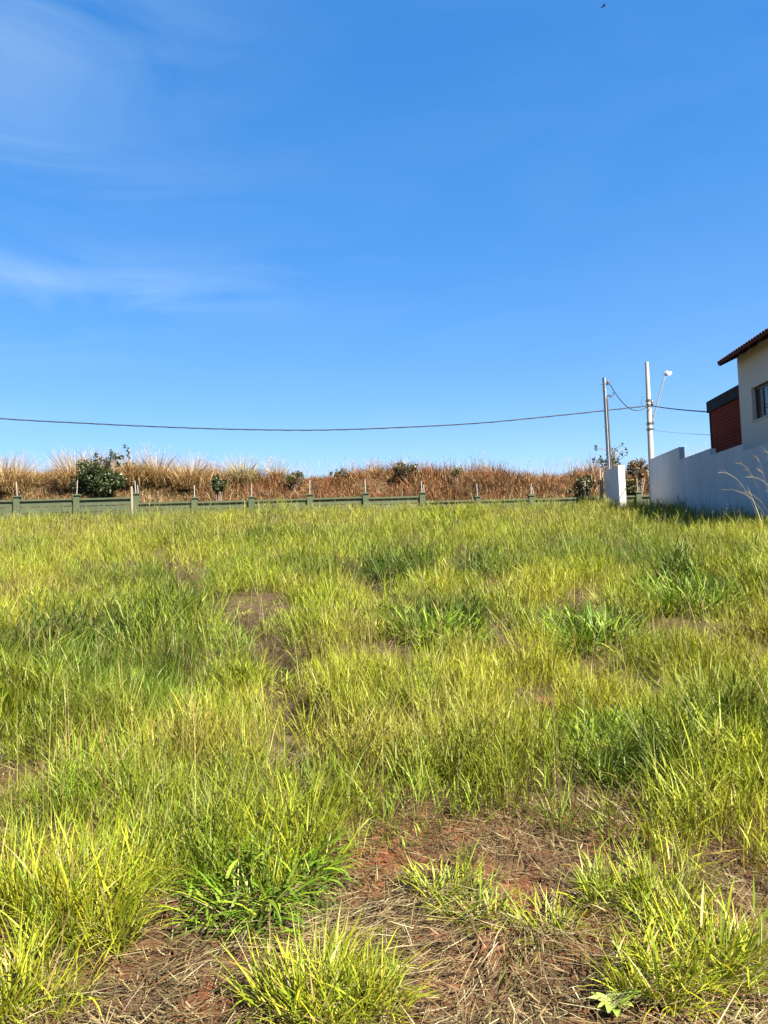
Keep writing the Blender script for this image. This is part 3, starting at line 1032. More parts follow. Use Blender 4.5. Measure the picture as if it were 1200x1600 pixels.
G = 'shrubs on the bank'
RUSTY = [(0.10, 0.045, 0.02), (0.065, 0.036, 0.018), (0.13, 0.075, 0.03)]
DARKB = [(0.05, 0.042, 0.018), (0.028, 0.032, 0.013), (0.08, 0.055, 0.025)]
shrub('shrub', 156, 780, 42.3, 3.7, 2.05, 6400, 0.115, GREEN, 'large dark green rounded shrub behind the left end of the fence', 1, 30, group=G)
shrub('shrub', 172, 724, 43.2, 1.4, 0.75, 300, 0.11, GREEN, 'dark leafy sprigs sticking up above the large left shrub', 2, 6, True, group=G)
shrub('shrub', 339, 775, 42.9, 1.35, 1.15, 1300, 0.085, GREEN, 'small dark green bush alone among rust coloured scrub', 3, 12, group=G)
shrub('shrub', 462, 758, 45.4, 2.8, 0.8, 650, 0.085, OLIVE, 'low olive green shrub in the middle of the bank', 4, 11, group=G)
shrub('shrub', 530, 748, 46.0, 1.9, 0.55, 420, 0.085, OLIVE, 'flat green shrub near the bank top right of the middle', 14, 8, group=G)
shrub('shrub', 634, 752, 45.6, 2.3, 1.25, 1000, 0.09, DARKB, 'brownish green bush standing above the bank skyline near the centre', 5, 13, group=G)
shrub('shrub', 712, 747, 45.3, 0.9, 0.6, 340, 0.085, OLIVE, 'little olive bush right of the skyline bush', 15, 6, group=G)
shrub('shrub', 915, 783, 42.6, 1.7, 1.7, 1500, 0.10, DARKB, 'dark tangled bush behind the fence left of the meter wall', 6, 12, group=G)
shrub('shrub', 985, 785, 42.4, 1.5, 1.8, 1500, 0.10, [(0.04, 0.042, 0.015), (0.08, 0.06, 0.024), (0.035, 0.042, 0.015), (0.12, 0.08, 0.028)], 'olive brown bush between the meter wall and the boundary wall', 7, 12, group=G)
shrub('shrub', 1000, 752, 44.5, 1.9, 1.5, 1300, 0.09, RUSTY, 'rust brown bush just left of the concrete pole', 17, 12, group=G)
shrub('sapling_tree', 960, 740, 40.4, 1.5, 1.75, 330, 0.10, GREEN, 'spindly sapling with sparse leaves behind the thin pole', 8, 8, True, group=G)

# ------------------------------------------------------------------ vegetation: bank scrub (stuff)
def frust(y, m=0.62, extra=1.4): return m * y + extra


def build_scrub():
    rng = np.random.default_rng(21)
    N = 70000
    y = rng.uniform(41.4, 51.5, N) ** 1.0
    x = rng.uniform(-33, 33, N)
    keep = rng.uniform(0, 1, N) < np.where(y < 48.8, 1.0, 0.55)
    x, y = x[keep], y[keep]; N = len(x)
    z = height(x, y) - 0.03
    nA = fbm(x * 0.45, y * 0.6, 61); nB = fbm(x * 0.9, y * 0.9, 67); nC = fbm(x * 0.22, y * 0.3, 71)
    left = sstep(-5, -13, x)
    rust = A(0.20, 0.080, 0.036); brown = A(0.12, 0.056, 0.028); tan = A(0.23, 0.125, 0.055); gold = A(0.26, 0.17, 0.05); olive = A(0.085, 0.075, 0.024); straw = A(0.31, 0.21, 0.10)
    c = rust[None] * np.ones((N, 1))
    def lay(c, mask, col): return c * (1 - mask[:, None]) + col[None] * mask[:, None]
    c = lay(c, sstep(0.5, 0.68, nA), brown)
    c = lay(c, sstep(0.55, 0.7, nB) * 0.8, tan)
    c = lay(c, sstep(0.56, 0.72, nC) * 0.7, olive)
    c = lay(c, left * 0.75 * sstep(0.35, 0.6, nB), straw)
    c = lay(c, left * sstep(44.6, 42.5, y) * 0.8, gold)
    mixr = rng.uniform(0, 1, N)
    c = np.where((mixr < 0.07 + 0.14 * left)[:, None], straw[None], c)
    c = np.where((mixr > 0.93)[:, None], olive[None] * 0.8, c)
    c = c * (1 + rng.normal(0, 0.2, (N, 1)))
    H = (0.45 + 0.75 * nB) * rng.uniform(0.5, 1.15, N) * (1 + 0.35 * left)
    H *= np.where(y > 47.5, 1.25, 1.0)
    clump = fbm(x * 1.7, y * 1.7, 77, 2)
    lump_ = fbm(x * 0.42, y * 0.42, 79, 3)
    H *= (0.55 + 0.95 * clump) * (0.35 + 0.95 * sstep(0.3, 0.7, lump_)) * (1 - 0.45 * left)
    parts = []
    parts.append(blades(np.stack([x, y, z], 1), H, rng.uniform(0, 6.28, N), np.abs(rng.normal(0.35, 0.3, N)), rng.normal(0.5, 0.5, N), rng.uniform(0.03, 0.075, N), c * 0.8, c, 2))
    # small dry leaves and twiglets through the scrub volume
    M_ = 60000
    i = rng.integers(0, N, M_)
    f = rng.uniform(0.2, 1.05, M_)
    pos = np.stack([x[i] + rng.normal(0, .12, M_), y[i] + rng.normal(0, .12, M_), z[i] + H[i] * f], 1)
    parts.append(blades(pos, rng.uniform(0.06, 0.2, M_), rng.uniform(0, 6.28, M_), rng.uniform(0.2, 1.7, M_), rng.normal(0, .5, M_), rng.uniform(0.035, 0.09, M_), c[i] * 0.9, c[i] * 1.15, 1))
    # low twiggy bushes: leaf bits gathered round many small centres
    B = 2600
    bx = rng.uniform(-32, 32, B); by = rng.uniform(41.8, 49.5, B)
    br = rng.uniform(0.18, 0.42, B) * (0.6 + 0.9 * sstep(0.35, 0.7, fbm(bx * 0.42, by * 0.42, 79, 3)))
    bc = pick([(0.20, 0.080, 0.036), (0.13, 0.058, 0.029), (0.22, 0.115, 0.048), (0.085, 0.070, 0.024), (0.25, 0.15, 0.065)], B, rng, [4, 3, 2.2, 1.4, 1.2], 0.2)
    gl = sstep(-8, -13, bx)[:, None]
    bc = bc * (1 - gl * .7) + A(0.26, 0.17, 0.06)[None] * gl * .7
    K = 50
    j = np.repeat(np.arange(B), K); Q = len(j)
    d = rng.normal(0, 1, (Q, 3)); d /= np.linalg.norm(d, axis=1)[:, None]; d[:, 2] = np.abs(d[:, 2])
    rr = rng.uniform(0.3, 1, Q) ** 0.5 * br[j]
    pos = np.stack([bx[j] + d[:, 0] * rr, by[j] + d[:, 1] * rr, height(bx, by)[j] + 0.05 + d[:, 2] * rr * 1.9], 1)
    cj = bc[j] * (1 + rng.normal(0, .22, (Q, 1)))
    parts.append(blades(pos, rng.uniform(0.07, 0.22, Q), rng.uniform(0, 6.28, Q), rng.uniform(0.0, 1.3, Q), rng.normal(0, .5, Q), rng.uniform(0.02, 0.05, Q), cj, cj, 1))
    V, T, Cc = merge(parts)
    o = np_mesh('dry_scrub', V, T, M['straw'], Cc)
    tag(o, 'rust brown dry scrub and grass covering the bank behind the fence', 'scrub', kind='stuff')
    # airy seed stalks along the skyline
    N = 9000
    x = rng.uniform(-30, 24, N); y = rng.uniform(46.5, 50.5, N)
    keep = rng.uniform(0, 1, N) < 0.15 + 0.85 * sstep(0.48, 0.7, fbm(x * 0.6, y * 0.2, 83)) * (0.35 + 0.65 * sstep(-2, -14, x) + 0.4 * sstep(11, 15, x))
    x, y = x[keep], y[keep]; N = len(x)
    z = height(x, y)
    H = rng.uniform(0.9, 1.7, N)
    c = pick([(0.34, 0.21, 0.11), (0.25, 0.15, 0.085), (0.38, 0.27, 0.15)], N, rng)
    az = rng.uniform(0, 6.28, N); ln_ = np.abs(rng.normal(0.08, 0.1, N)); dr = rng.normal(0.15, 0.15, N)
    st = blades(np.stack([x, y, z], 1), H, az, ln_, dr, np.full(N, 0.012), c, c, 2)
    K = 5
    tipx = x + np.cos(az) * np.sin(ln_ + dr * .5) * H; tipy = y + np.sin(az) * np.sin(ln_ + dr * .5) * H; tipz = z + np.cos(ln_ + dr * .5) * H
    parts = [st]
    for k in range(K):
        f = rng.uniform(0.0, 0.30, N)
        pos = np.stack([tipx + (x - tipx) * f, tipy + (y - tipy) * f, tipz + (z - tipz) * f], 1)
        parts.append(blades(pos, rng.uniform(0.10, 0.28, N), rng.uniform(0, 6.28, N), rng.uniform(0.1, 0.9, N), np.zeros(N), rng.uniform(0.008, 0.016, N), c * 1.2, c * 1.25, 1))
    V, T, Cc = merge(parts)
    o = np_mesh('seed_stalks', V, T, M['straw'], Cc)
    tag(o, 'thin dry seed stalks along the top of the bank', 'seed stalks', kind='stuff')


build_scrub()


def plume_clump(px, py_top, Y, w, hgt, label, seed, pal=None, n_=900):
    rng = np.random.default_rng(seed)
    t = at_y(px, py_top, Y)
    gz = hz(t.x, Y); base = Vector((t.x, Y, gz))
    H = max(t.z - gz, 0.8)
    pal = pal or [(0.42, 0.28, 0.12), (0.34, 0.21, 0.085), (0.25, 0.15, 0.065), (0.48, 0.35, 0.17), (0.19, 0.12, 0.05)]
    x = base.x + rng.normal(0, w * 0.20, n_); y = base.y + rng.normal(0, w * 0.16, n_); z = np.full(n_, gz)
    az = np.arctan2(y - base.y, x - base.x) + rng.normal(0, .5, n_)
    c = pick(pal, n_, rng) * 0.95
    L = H * rng.uniform(0.3, 1.25, n_)
    p1 = blades(np.stack([x, y, z], 1), L, az, np.abs(rng.normal(0.2, .18, n_)), np.abs(rng.normal(1.3, .7, n_)), rng.uniform(.02, .05, n_), c * 0.85, c, 4)
    # feathery plumes
    K = 26
    px_ = base.x + rng.normal(0, w * .22, K); py_ = base.y + rng.normal(0, w * .15, K)
    parts = [p1]
    Hs = H * rng.uniform(0.95, 1.22, K)
    a_ = np.arctan2(py_ - base.y, px_ - base.x); ln_ = np.abs(rng.normal(.15, .1, K))
    cc = pick([(0.40, 0.30, 0.19), (0.44, 0.33, 0.20)], K, rng)
    parts.append(blades(np.stack([px_, py_, np.full(K, gz)], 1), Hs, a_, ln_, np.full(K, .1), np.full(K, .014), cc * .7, cc, 2))
    for q in range(16):
        f = rng.uniform(0.72, 1.0, K)
        pos = np.stack([px_ + np.cos(a_) * np.sin(ln_ + .05) * Hs * f, py_ + np.sin(a_) * np.sin(ln_ + .05) * Hs * f, gz + np.cos(ln_ + .05) * Hs * f], 1)
        parts.append(blades(pos, rng.uniform(.08, .2, K), rng.uniform(0, 6.28, K), rng.uniform(.1, .8, K), rng.uniform(0, .6, K), rng.uniform(.010, .02, K), cc, cc, 1))
    V, T, Cc = merge(parts)
    o = np_mesh('plume_grass', V, T, M['straw'], Cc, origin=base)
    tag(o, label, 'plume grass', 'dry plume grass clumps on the bank skyline')


plume_clump(8, 712, 45.0, 2.6, 2, 'pale dry plume grass clump at the left edge of the photo', 31, n_=1100)
plume_clump(50, 733, 45.5, 1.8, 2, 'lower dry grass clump just right of the left edge clump', 32, n_=700)
plume_clump(118, 704, 45.2, 2.0, 2, 'golden plume grass clump left above the large dark shrub', 33, n_=1000)
plume_clump(152, 703, 45.6, 1.3, 2, 'feathery plume clump against the sprigs of the large shrub', 34, n_=600)
plume_clump(202, 705, 45.4, 1.7, 2, 'golden plume grass clump right above the large dark shrub', 35, n_=900)
plume_clump(245, 702, 45.6, 1.3, 2, 'tall narrow plume clump second right of the large shrub', 36, n_=800)
plume_clump(298, 712, 45.4, 1.9, 2, 'wide straw coloured plume clump above the small dark bush', 37, n_=900)
plume_clump(380, 713, 46.0, 1.4, 2, 'lone greenish straw clump on the skyline left of centre', 38, [(0.36, 0.30, 0.14), (0.26, 0.23, 0.10), (0.45, 0.36, 0.18)], 800)
plume_clump(432, 718, 46.5, 0.9, 2, 'thin airy dry clump right of the lone skyline clump', 39, n_=260)
plume_clump(588, 722, 47.0, 0.7, 2, 'tiny tan clump left of the brownish skyline bush', 40, n_=260)
plume_clump(1085, 700, 45.0, 1.5, 2, 'pinkish dry clump above the wall beside the brick annex', 41, [(0.36, 0.21, 0.13), (0.28, 0.16, 0.10), (0.42, 0.28, 0.19)], 700)
plume_clump(1045, 712, 45.0, 1.4, 2, 'dry reddish clump just above the first wall step', 42, [(0.32, 0.18, 0.10), (0.24, 0.14, 0.08), (0.40, 0.27, 0.17)], 500)

# ------------------------------------------------------------------ meadow
LIME = [(0.30, 0.33, 0.028), (0.25, 0.30, 0.026), (0.36, 0.36, 0.035), (0.19, 0.26, 0.024)]
DEEP = [(0.075, 0.165, 0.018), (0.10, 0.20, 0.022), (0.14, 0.24, 0.026), (0.06, 0.13, 0.02)]
DRY = [(0.30, 0.23, 0.085), (0.24, 0.175, 0.07), (0.19, 0.13, 0.06), (0.36, 0.29, 0.13)]

BARE = []     # (x, y, rx, ry, strength) on the ground
for px, py, rx, ry, s in ((395, 1235, 0.35, 0.40, .45), (60, 1225, 0.45, 0.30, .5), (850, 1105, 0.28, 0.35, .95), (1090, 1085, 0.55, 0.35, .55),
                          (1185, 1070, 0.4, 0.3, .5), (935, 1275, 0.40, 0.22, .8), (730, 1330, 0.55, 0.20, .9), (700, 1110, 0.35, 0.4, .45),
                          (290, 960, 0.8, 0.5, .4), (1150, 1370, 0.3, .2, .8), (520, 1330, 0.16, 0.25, .7), (60, 980, .6, .5, .2),
                          (860, 1215, .25, .12, .4), (640, 1060, .4, .4, .35)):
    g_ = on_ground(px, py); BARE.append((g_.x, g_.y, rx, ry, s))
DARKP = []    # greener, broader-leaved patches, their colour also deepened to suggest shade
for px, py, rx, ry in ((680, 985, 0.7, 0.6), (925, 995, 0.8, 0.7), (1080, 935, 0.9, 0.8), (90, 1010, 1.5, 0.9), (640, 900, 1.6, 1.2), (950, 1165, 0.24, 0.18),
                       (20, 1100, 0.6, 0.5), (300, 985, .6, .5), (1170, 1180, .35, .3), (440, 845, 2.0, 2.0), (1010, 1240, .3, .2), (430, 1030, .4, .3), (770, 1010, .5, .4)):
    g_ = on_ground(px, py); DARKP.append((g_.x, g_.y, rx, ry))
YELP = []
for px, py, rx, ry in ((25, 935, 1.2, 1.2), (290, 1190, 0.45, 0.4), (530, 930, 0.8, 0.8), (200, 1200, .5, .4), (590, 1010, .35, .6), (620, 1180, .6, .5)):
    g_ = on_ground(px, py); YELP.append((g_.x, g_.y, rx, ry))


def blob(x, y, lst):
    m = np.zeros(np.shape(x))
    for b_ in lst:
        s = b_[4] if len(b_) > 4 else 1.0
        m = np.maximum(m, s * np.exp(-(((x - b_[0]) / b_[2]) ** 2 + ((y - b_[1]) / b_[3]) ** 2) ** 1.3))
    return m


_e = [(on_ground(px, py).x, on_ground(px, py).y) for px, py in ((-80, 1265), (120, 1290), (250, 1330), (420, 1330), (560, 1325), (700, 1310), (850, 1312), (950, 1325), (1040, 1345), (1200, 1370), (1300, 1370))]
EX, EY = np.array([q[0] for q in _e]), np.array([q[1] for q in _e])


def cover(x, y):
    edge = np.interp(x, EX, EY) + 0.8 * (fbm(x * 1.9, y * 1.9, 91) - 0.5) - 0.32
    c = sstep(edge - 0.06, edge + 0.30, y)
    c = np.maximum(c, 0.16 * sstep(0.48, 0.60, fbm(x * 2.7, y * 2.7, 92)))
    c = c * (1 - blob(x, y, BARE))
    c = c * (1 - 0.96 * np.exp(-furrow_d(x, y) ** 2 * 0.9))
    pat = fbm(x * 1.1, y * 1.1, 95)
    c = c * (0.80 + 0.20 * sstep(0.36, 0.5, pat))
    pat2 = fbm(x * 0.42, y * 0.5, 96)
    c = c * (0.9 + 0.1 * sstep(0.35, 0.5, pat2))
    return c


def wall_side(x, y):
    """True on the plot side of the boundary wall or inside the meter wall"""
    t = (x - W0.x) * WN.x + (y - W0.y) * WN.y
    s = (x - P_N0.x) * WD.x + (y - P_N0.y) * WD.y; q = (x - P_N0.x) * WN.x + (y - P_N0.y) * WN.y
    return (t > -0.03) | ((s > -0.05) & (s < P_LN + .05) & (q > -0.05) & (q < P_WD + .05))


_mr = np.random.default_rng(314)
_n = 3900
MY = _mr.uniform(2.5, 36, _n) ; MX = _mr.uniform(-1, 1, _n) * (0.62 * MY + 1.6)
_k = _mr.uniform(0, 1, _n) < (0.62 * MY + 1.6) / 24.0
MX, MY = MX[_k], MY[_k]
MR = _mr.uniform(0.27, 0.58, len(MX)) * (1 + 0.02 * MY)
# mounds that the photograph shows singly
_pm = [on_ground(px, py) for px, py in ((190, 1010), (120, 1060), (260, 1075), (345, 1075), (210, 1120), (310, 1135), (390, 1150), (250, 1190), (150, 1170), (345, 1215), (60, 1140),
                                        (530, 1060), (560, 1120), (500, 1180), (610, 1200), (700, 1230), (560, 1260), (800, 1240), (880, 1245), (760, 1180), (1080, 1300), (1160, 1270),
                                        (200, 1270), (280, 1275), (640, 1290), (470, 1290), (820, 1060), (1050, 1165), (1150, 1110))]
MX = np.concatenate([MX, [q.x for q in _pm]]); MY = np.concatenate([MY, [q.y for q in _pm]]); MR = np.concatenate([MR, _mr.uniform(.36, .5, len(_pm))])
MH = _mr.uniform(0.62, 1.45, len(MX)); MT = _mr.uniform(0, 1, len(MX))


def mound(x, y):
    """nearest tussock mound: fullness 0..1, outward direction, height factor, tone"""
    full = np.zeros(len(x)); ang = np.zeros(len(x)); hh = np.ones(len(x)); tt = np.full(len(x), .5)
    for a0 in range(0, len(x), 4000):
        sl = slice(a0, a0 + 4000)
        d = np.hypot(x[sl, None] - MX[None], (y[sl, None] - MY[None])) / MR[None]
        j = np.argmin(d, 1); dm = d[np.arange(len(j)), j]
        full[sl] = np.clip(1 - dm ** 2, 0, 1); ang[sl] = np.arctan2(y[sl] - MY[j], x[sl] - MX[j]); hh[sl] = MH[j]; tt[sl] = MT[j]
    return full, ang, hh, tt


def zone(y0, y1, tuss, per, nseg, Hm, Wm, rng, hj=0.3, rad=0.11):
    area_x = frust(y1)
    ncand = int((y1 - y0) * 2 * area_x * tuss)
    ty = rng.uniform(y0, y1, ncand); tx = rng.uniform(-area_x, area_x, ncand)
    ok = (np.abs(tx) < frust(ty)) & ~wall_side(tx, ty)
    tx, ty = tx[ok], ty[ok]
    cv = cover(tx, ty)
    mf, ma, mh, mt = mound(tx, ty)
    ok = rng.uniform(0, 1, len(tx)) < cv * (0.22 + 0.78 * sstep(0.0, 0.25, mf))
    tx, ty, cv, mf, ma, mh, mt = tx[ok], ty[ok], cv[ok], mf[ok], ma[ok], mh[ok], mt[ok]
    T = len(tx)
    dk = blob(tx, ty, DARKP); yl = blob(tx, ty, YELP)
    hn = fbm(tx * 0.5, ty * 0.5, 99); hn2 = fbm(tx * 1.6, ty * 1.6, 101, 2)
    tH = Hm * mh * (0.20 + 0.98 * mf ** 0.7) * (0.75 + 0.5 * hn2) * rng.uniform(1 - hj, 1 + hj, T) * (0.6 + 0.4 * cv) * (1 + 0.15 * dk)
    # tussock colour
    tone = 0.55 * fbm(tx * 0.5, ty * 0.5, 103) + 0.45 * (0.28 + 0.44 * mt); far = sstep(12, 24, ty)
    g0, g1, g2, g3 = A(0.31, 0.365, 0.020), A(0.185, 0.27, 0.018), A(0.40, 0.395, 0.030), A(0.045, 0.115, 0.011)
    tc_ = g0[None] * np.ones((T, 1))
    def lay(c, m, col): return c * (1 - m[:, None]) + col[None] * m[:, None]
    tc_ = lay(tc_, sstep(0.46, 0.58, tone), g1)
    tc_ = lay(tc_, sstep(0.60, 0.70, tone) * 0.8, g3)
    tc_ = lay(tc_, sstep(0.48, 0.34, tone) * 0.8, g2)
    tc_ = lay(tc_, np.clip(yl * 0.9, 0, 1), A(0.40, 0.35, 0.06))
    tc_ = lay(tc_, np.clip(dk * 1.2, 0, 1) * 0.95, g3)
    tc_ = lay(tc_, far * 0.35, A(0.28, 0.27, 0.05))
    tc_ *= (1 + rng.normal(0, 0.18, (T, 1))) * (0.66 + 0.48 * ((mt * 7.13) % 1.0))[:, None] * (0.72 + 0.28 * sstep(0, .25, mf))[:, None]  # last factor paints the shade of hollows between mounds into the blades
    nb = np.maximum(3, (per * rng.uniform(0.5, 1.5, T))).astype(int)
    i = np.repeat(np.arange(T), nb); N = len(i)
    tr = rad * rng.uniform(0.6, 1.5, T)
    a_ = rng.uniform(0, 6.283, N); rr = np.sqrt(rng.uniform(0, 1, N)) * tr[i]
    x = tx[i] + np.cos(a_) * rr; y = ty[i] + np.sin(a_) * rr
    x = x + 0; z = height(x, y) - 0.01
    out_dir = a_ + rng.normal(0, 0.55, N)
    lean = 0.10 + 0.38 * rr / (tr[i] + 1e-6) * rng.uniform(0.3, 1.2, N) + 0.10 * dk[i]
    droop = np.abs(rng.normal(0.35, 0.35, N)) + 0.35 * dk[i]
    # light breeze to the right
    ml = (0.45 * (1 - mf) * (mf > 0.02))[i]
    vx = np.cos(out_dir) * lean + 0.06 + np.cos(ma[i]) * ml; vy = np.sin(out_dir) * lean + 0.02 + np.sin(ma[i]) * ml
    az = np.arctan2(vy, vx); lean = np.hypot(vx, vy)
    L = tH[i] * rng.uniform(0.45, 1.15, N)
    W = Wm * rng.uniform(0.55, 1.35, N) * (1 + 0.7 * dk[i])
    c1 = tc_[i] * (1 + rng.normal(0, 0.16, (N, 1))) * (1 + rng.normal(0, 0.05, (N, 3)))
    dead = rng.uniform(0, 1, N) < (0.10 + 0.06 * far[i]) * (1 - dk[i] * .7)
    c1 = np.where(dead[:, None], pick(DRY, N, rng), c1)
    c1 = c1 * A(0.555, 0.56, 0.45)[None]
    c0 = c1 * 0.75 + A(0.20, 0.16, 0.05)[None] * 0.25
    L = np.where(dead, L * 0.8, L)
    # half of the blades are leaves that leave a stem higher up, at all angles
    up = rng.uniform(0, 1, N) < 0.6
    z = z + np.where(up, tH[i] * rng.uniform(0.12, 0.62, N), 0)
    L = np.where(up, tH[i] * rng.uniform(0.18, 0.42, N), L)
    az = np.where(up, rng.uniform(0, 6.283, N), az)
    lean = np.where(up, np.abs(rng.normal(0.55, 0.35, N)), lean)
    W = np.where(up, W * 1.15, W)
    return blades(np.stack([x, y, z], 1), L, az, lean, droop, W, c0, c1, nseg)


def build_meadow():
    rng = np.random.default_rng(5)
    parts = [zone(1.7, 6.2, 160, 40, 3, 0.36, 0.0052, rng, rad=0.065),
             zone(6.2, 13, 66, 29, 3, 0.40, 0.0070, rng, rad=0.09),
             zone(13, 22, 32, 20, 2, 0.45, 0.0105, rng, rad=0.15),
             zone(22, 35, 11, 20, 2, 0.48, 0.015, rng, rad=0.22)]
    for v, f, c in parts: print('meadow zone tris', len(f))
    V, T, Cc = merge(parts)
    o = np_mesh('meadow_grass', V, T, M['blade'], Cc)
    tag(o, 'tall yellow green grass covering the sloping lot', 'grass', kind='stuff')


build_meadow()


def build_stalks():
    """thin flowering stems with loose panicles standing over the grass"""
    rng = np.random.default_rng(8)
    parts = []
    for y0, y1, dens, wid, hh in ((2.6, 8, 60, 0.0028, 0.60), (8, 16, 14, 0.005, 0.68), (16, 35, 7, 0.009, 0.72)):
        n_ = int((y1 - y0) * 2 * frust(y1) * dens)
        y = rng.uniform(y0, y1, n_); x = rng.uniform(-frust(y1), frust(y1), n_)
        cl = sstep(0.42, 0.62, fbm(x * 0.8, y * 0.8, 121))
        ok = (np.abs(x) < frust(y)) & ~wall_side(x, y) & (rng.uniform(0, 1, n_) < cover(x, y) * (0.25 + 0.75 * cl))
        x, y = x[ok], y[ok]; n_ = len(x)
        z = height(x, y)
        H = hh * rng.uniform(0.6, 1.12, n_)
        az = rng.normal(0.3, 1.3, n_); ln_ = np.abs(rng.normal(0.14, 0.10, n_)); dr = np.abs(rng.normal(.25, .2, n_))
        c = pick([(0.34, 0.30, 0.09), (0.28, 0.27, 0.06), (0.36, 0.26, 0.13), (0.24, 0.15, 0.10)], n_, rng, [4, 4, 2, 1.2])
        parts.append(blades(np.stack([x, y, z], 1), H, az, ln_, dr, np.full(n_, wid), c, c, 3, tw=np.zeros(n_)))
        # tip position (3 segment integration)
        p_ = np.stack([x, y, z], 1)
        pr = p_.copy()
        for k in range(3):
            ph = ln_ + dr * ((k + 1) / 3 - 0.5 / 3)
            pr = p_.copy()
            p_ = p_ + np.stack([np.sin(ph) * np.cos(az), np.sin(ph) * np.sin(az), np.cos(ph)], 1) * (H / 3)[:, None]
        for q in range(5):
            f = rng.uniform(0.15, 1.0, n_)
            pos = pr + (p_ - pr) * f[:, None]
            parts.append(blades(pos, rng.uniform(.03, .10, n_), rng.uniform(0, 6.28, n_), rng.uniform(.3, 1.3, n_), np.zeros(n_), np.full(n_, wid * 0.9), c, c * 1.1, 1))
    V, T, Cc = merge(parts)
    print('stalk tris', len(T))
    o = np_mesh('flowering_stems', V, T, M['straw'], Cc)
    tag(o, 'thin pale flowering stems standing over the grass', 'grass stems', kind='stuff')


build_stalks()


def build_thatch():
    """straw litter lying on the soil"""
    rng = np.random.default_rng(9)
    parts = []
    for y0, y1, dens, wid, lmin, lmax in ((1.6, 4.6, 4600, 0.0034, 0.04, 0.22), (4.6, 9, 2200, 0.005, 0.06, 0.30), (9, 16, 200, 0.010, 0.15, 0.4)):
        n_ = int((y1 - y0) * 2 * frust(y1, .6, .8) * dens)
        y = rng.uniform(y0, y1, n_); x = rng.uniform(-frust(y1, .6, .8), frust(y1, .6, .8), n_)
        pat = fbm(x * 1.7, y * 1.7, 131); cv = cover(x, y)
        soil = sstep(0.62, 0.74, fbm(x * 1.3, y * 1.3, 137))         # bare red spots
        ok = (np.abs(x) < frust(y, .6, .8)) & (rng.uniform(0, 1, n_) < (0.35 + 0.65 * sstep(.3, .6, pat)) * (1 - .85 * soil) * (1 - 0.45 * cv))
        x, y = x[ok], y[ok]; n_ = len(x)
        lift = np.abs(rng.normal(0, 0.014, n_)) + 0.035 * rng.uniform(0, 1, n_) ** 3
        z = height(x, y) + lift
        flow = fbm(x * 0.9, y * 0.9, 139) * 9.0
        az = flow + rng.normal(0, 0.75, n_) + np.where(rng.uniform(0, 1, n_) < .5, math.pi, 0)
        c = pick([(0.22, 0.155, 0.082), (0.15, 0.104, 0.058), (0.095, 0.064, 0.037), (0.33, 0.255, 0.15), (0.055, 0.038, 0.024), (0.17, 0.085, 0.038)], n_, rng, [2.6, 3, 3.2, 1.0, 2.6, 1])
        L = rng.uniform(lmin, lmax, n_) * rng.uniform(.4, 1, n_)
        lean = rng.normal(1.52, 0.16, n_)
        parts.append(blades(np.stack([x, y, z], 1), L, az, lean, rng.normal(0.05, .3, n_), wid * rng.uniform(.5, 1.7, n_), c, c, 2 if y0 < 4 else 1, w0=0.9, wprof=4))
        # standing stubble
        k = n_ // 7
        s = rng.integers(0, n_, k)
        pos = np.stack([x[s] + rng.normal(0, .03, k), y[s] + rng.normal(0, .03, k), z[s] - 0.02], 1)
        cs = pick([(0.24, 0.18, 0.09), (0.14, 0.09, 0.05), (0.22, 0.18, 0.06)], k, rng)
        parts.append(blades(pos, rng.uniform(.04, .16, k), rng.uniform(0, 6.28, k), rng.uniform(0.1, 1.2, k), rng.normal(.1, .4, k), wid * rng.uniform(.5, 1.2, k), cs, cs, 1))
    n_ = 24000
    y = rng.uniform(1.7, 4.8, n_); x = rng.uniform(-3.4, 3.4, n_)
    bund = sstep(0.42, 0.62, fbm(x * 1.1 + 3, y * 1.9, 151))
    ok = (np.abs(x) < frust(y, .6, .6)) & (rng.uniform(0, 1, n_) < (0.12 + 0.88 * bund) * (1 - .6 * cover(x, y)))
    x, y = x[ok], y[ok]; n_ = len(x)
    az = fbm(x * 0.8 + 3, y * 0.8, 139) * 9.0 + rng.normal(0, .45, n_)
    c = pick([(0.40, 0.31, 0.19), (0.31, 0.235, 0.13), (0.47, 0.39, 0.26), (0.22, 0.16, 0.09)], n_, rng)
    parts.append(blades(np.stack([x, y, height(x, y) + 0.012 + np.abs(rng.normal(0, .018, n_))], 1), rng.uniform(.04, .24, n_), az, rng.normal(1.5, .2, n_), rng.normal(.1, .25, n_), rng.uniform(.0018, .005, n_), c * .9, c, 2, w0=.8, wprof=3))
    V, T, Cc = merge(parts)
    print('thatch tris', len(T))
    o = np_mesh('straw_litter', V, T, M['straw'], Cc)
    tag(o, 'brown straw litter lying on the red soil', 'straw', kind='stuff')


build_thatch()

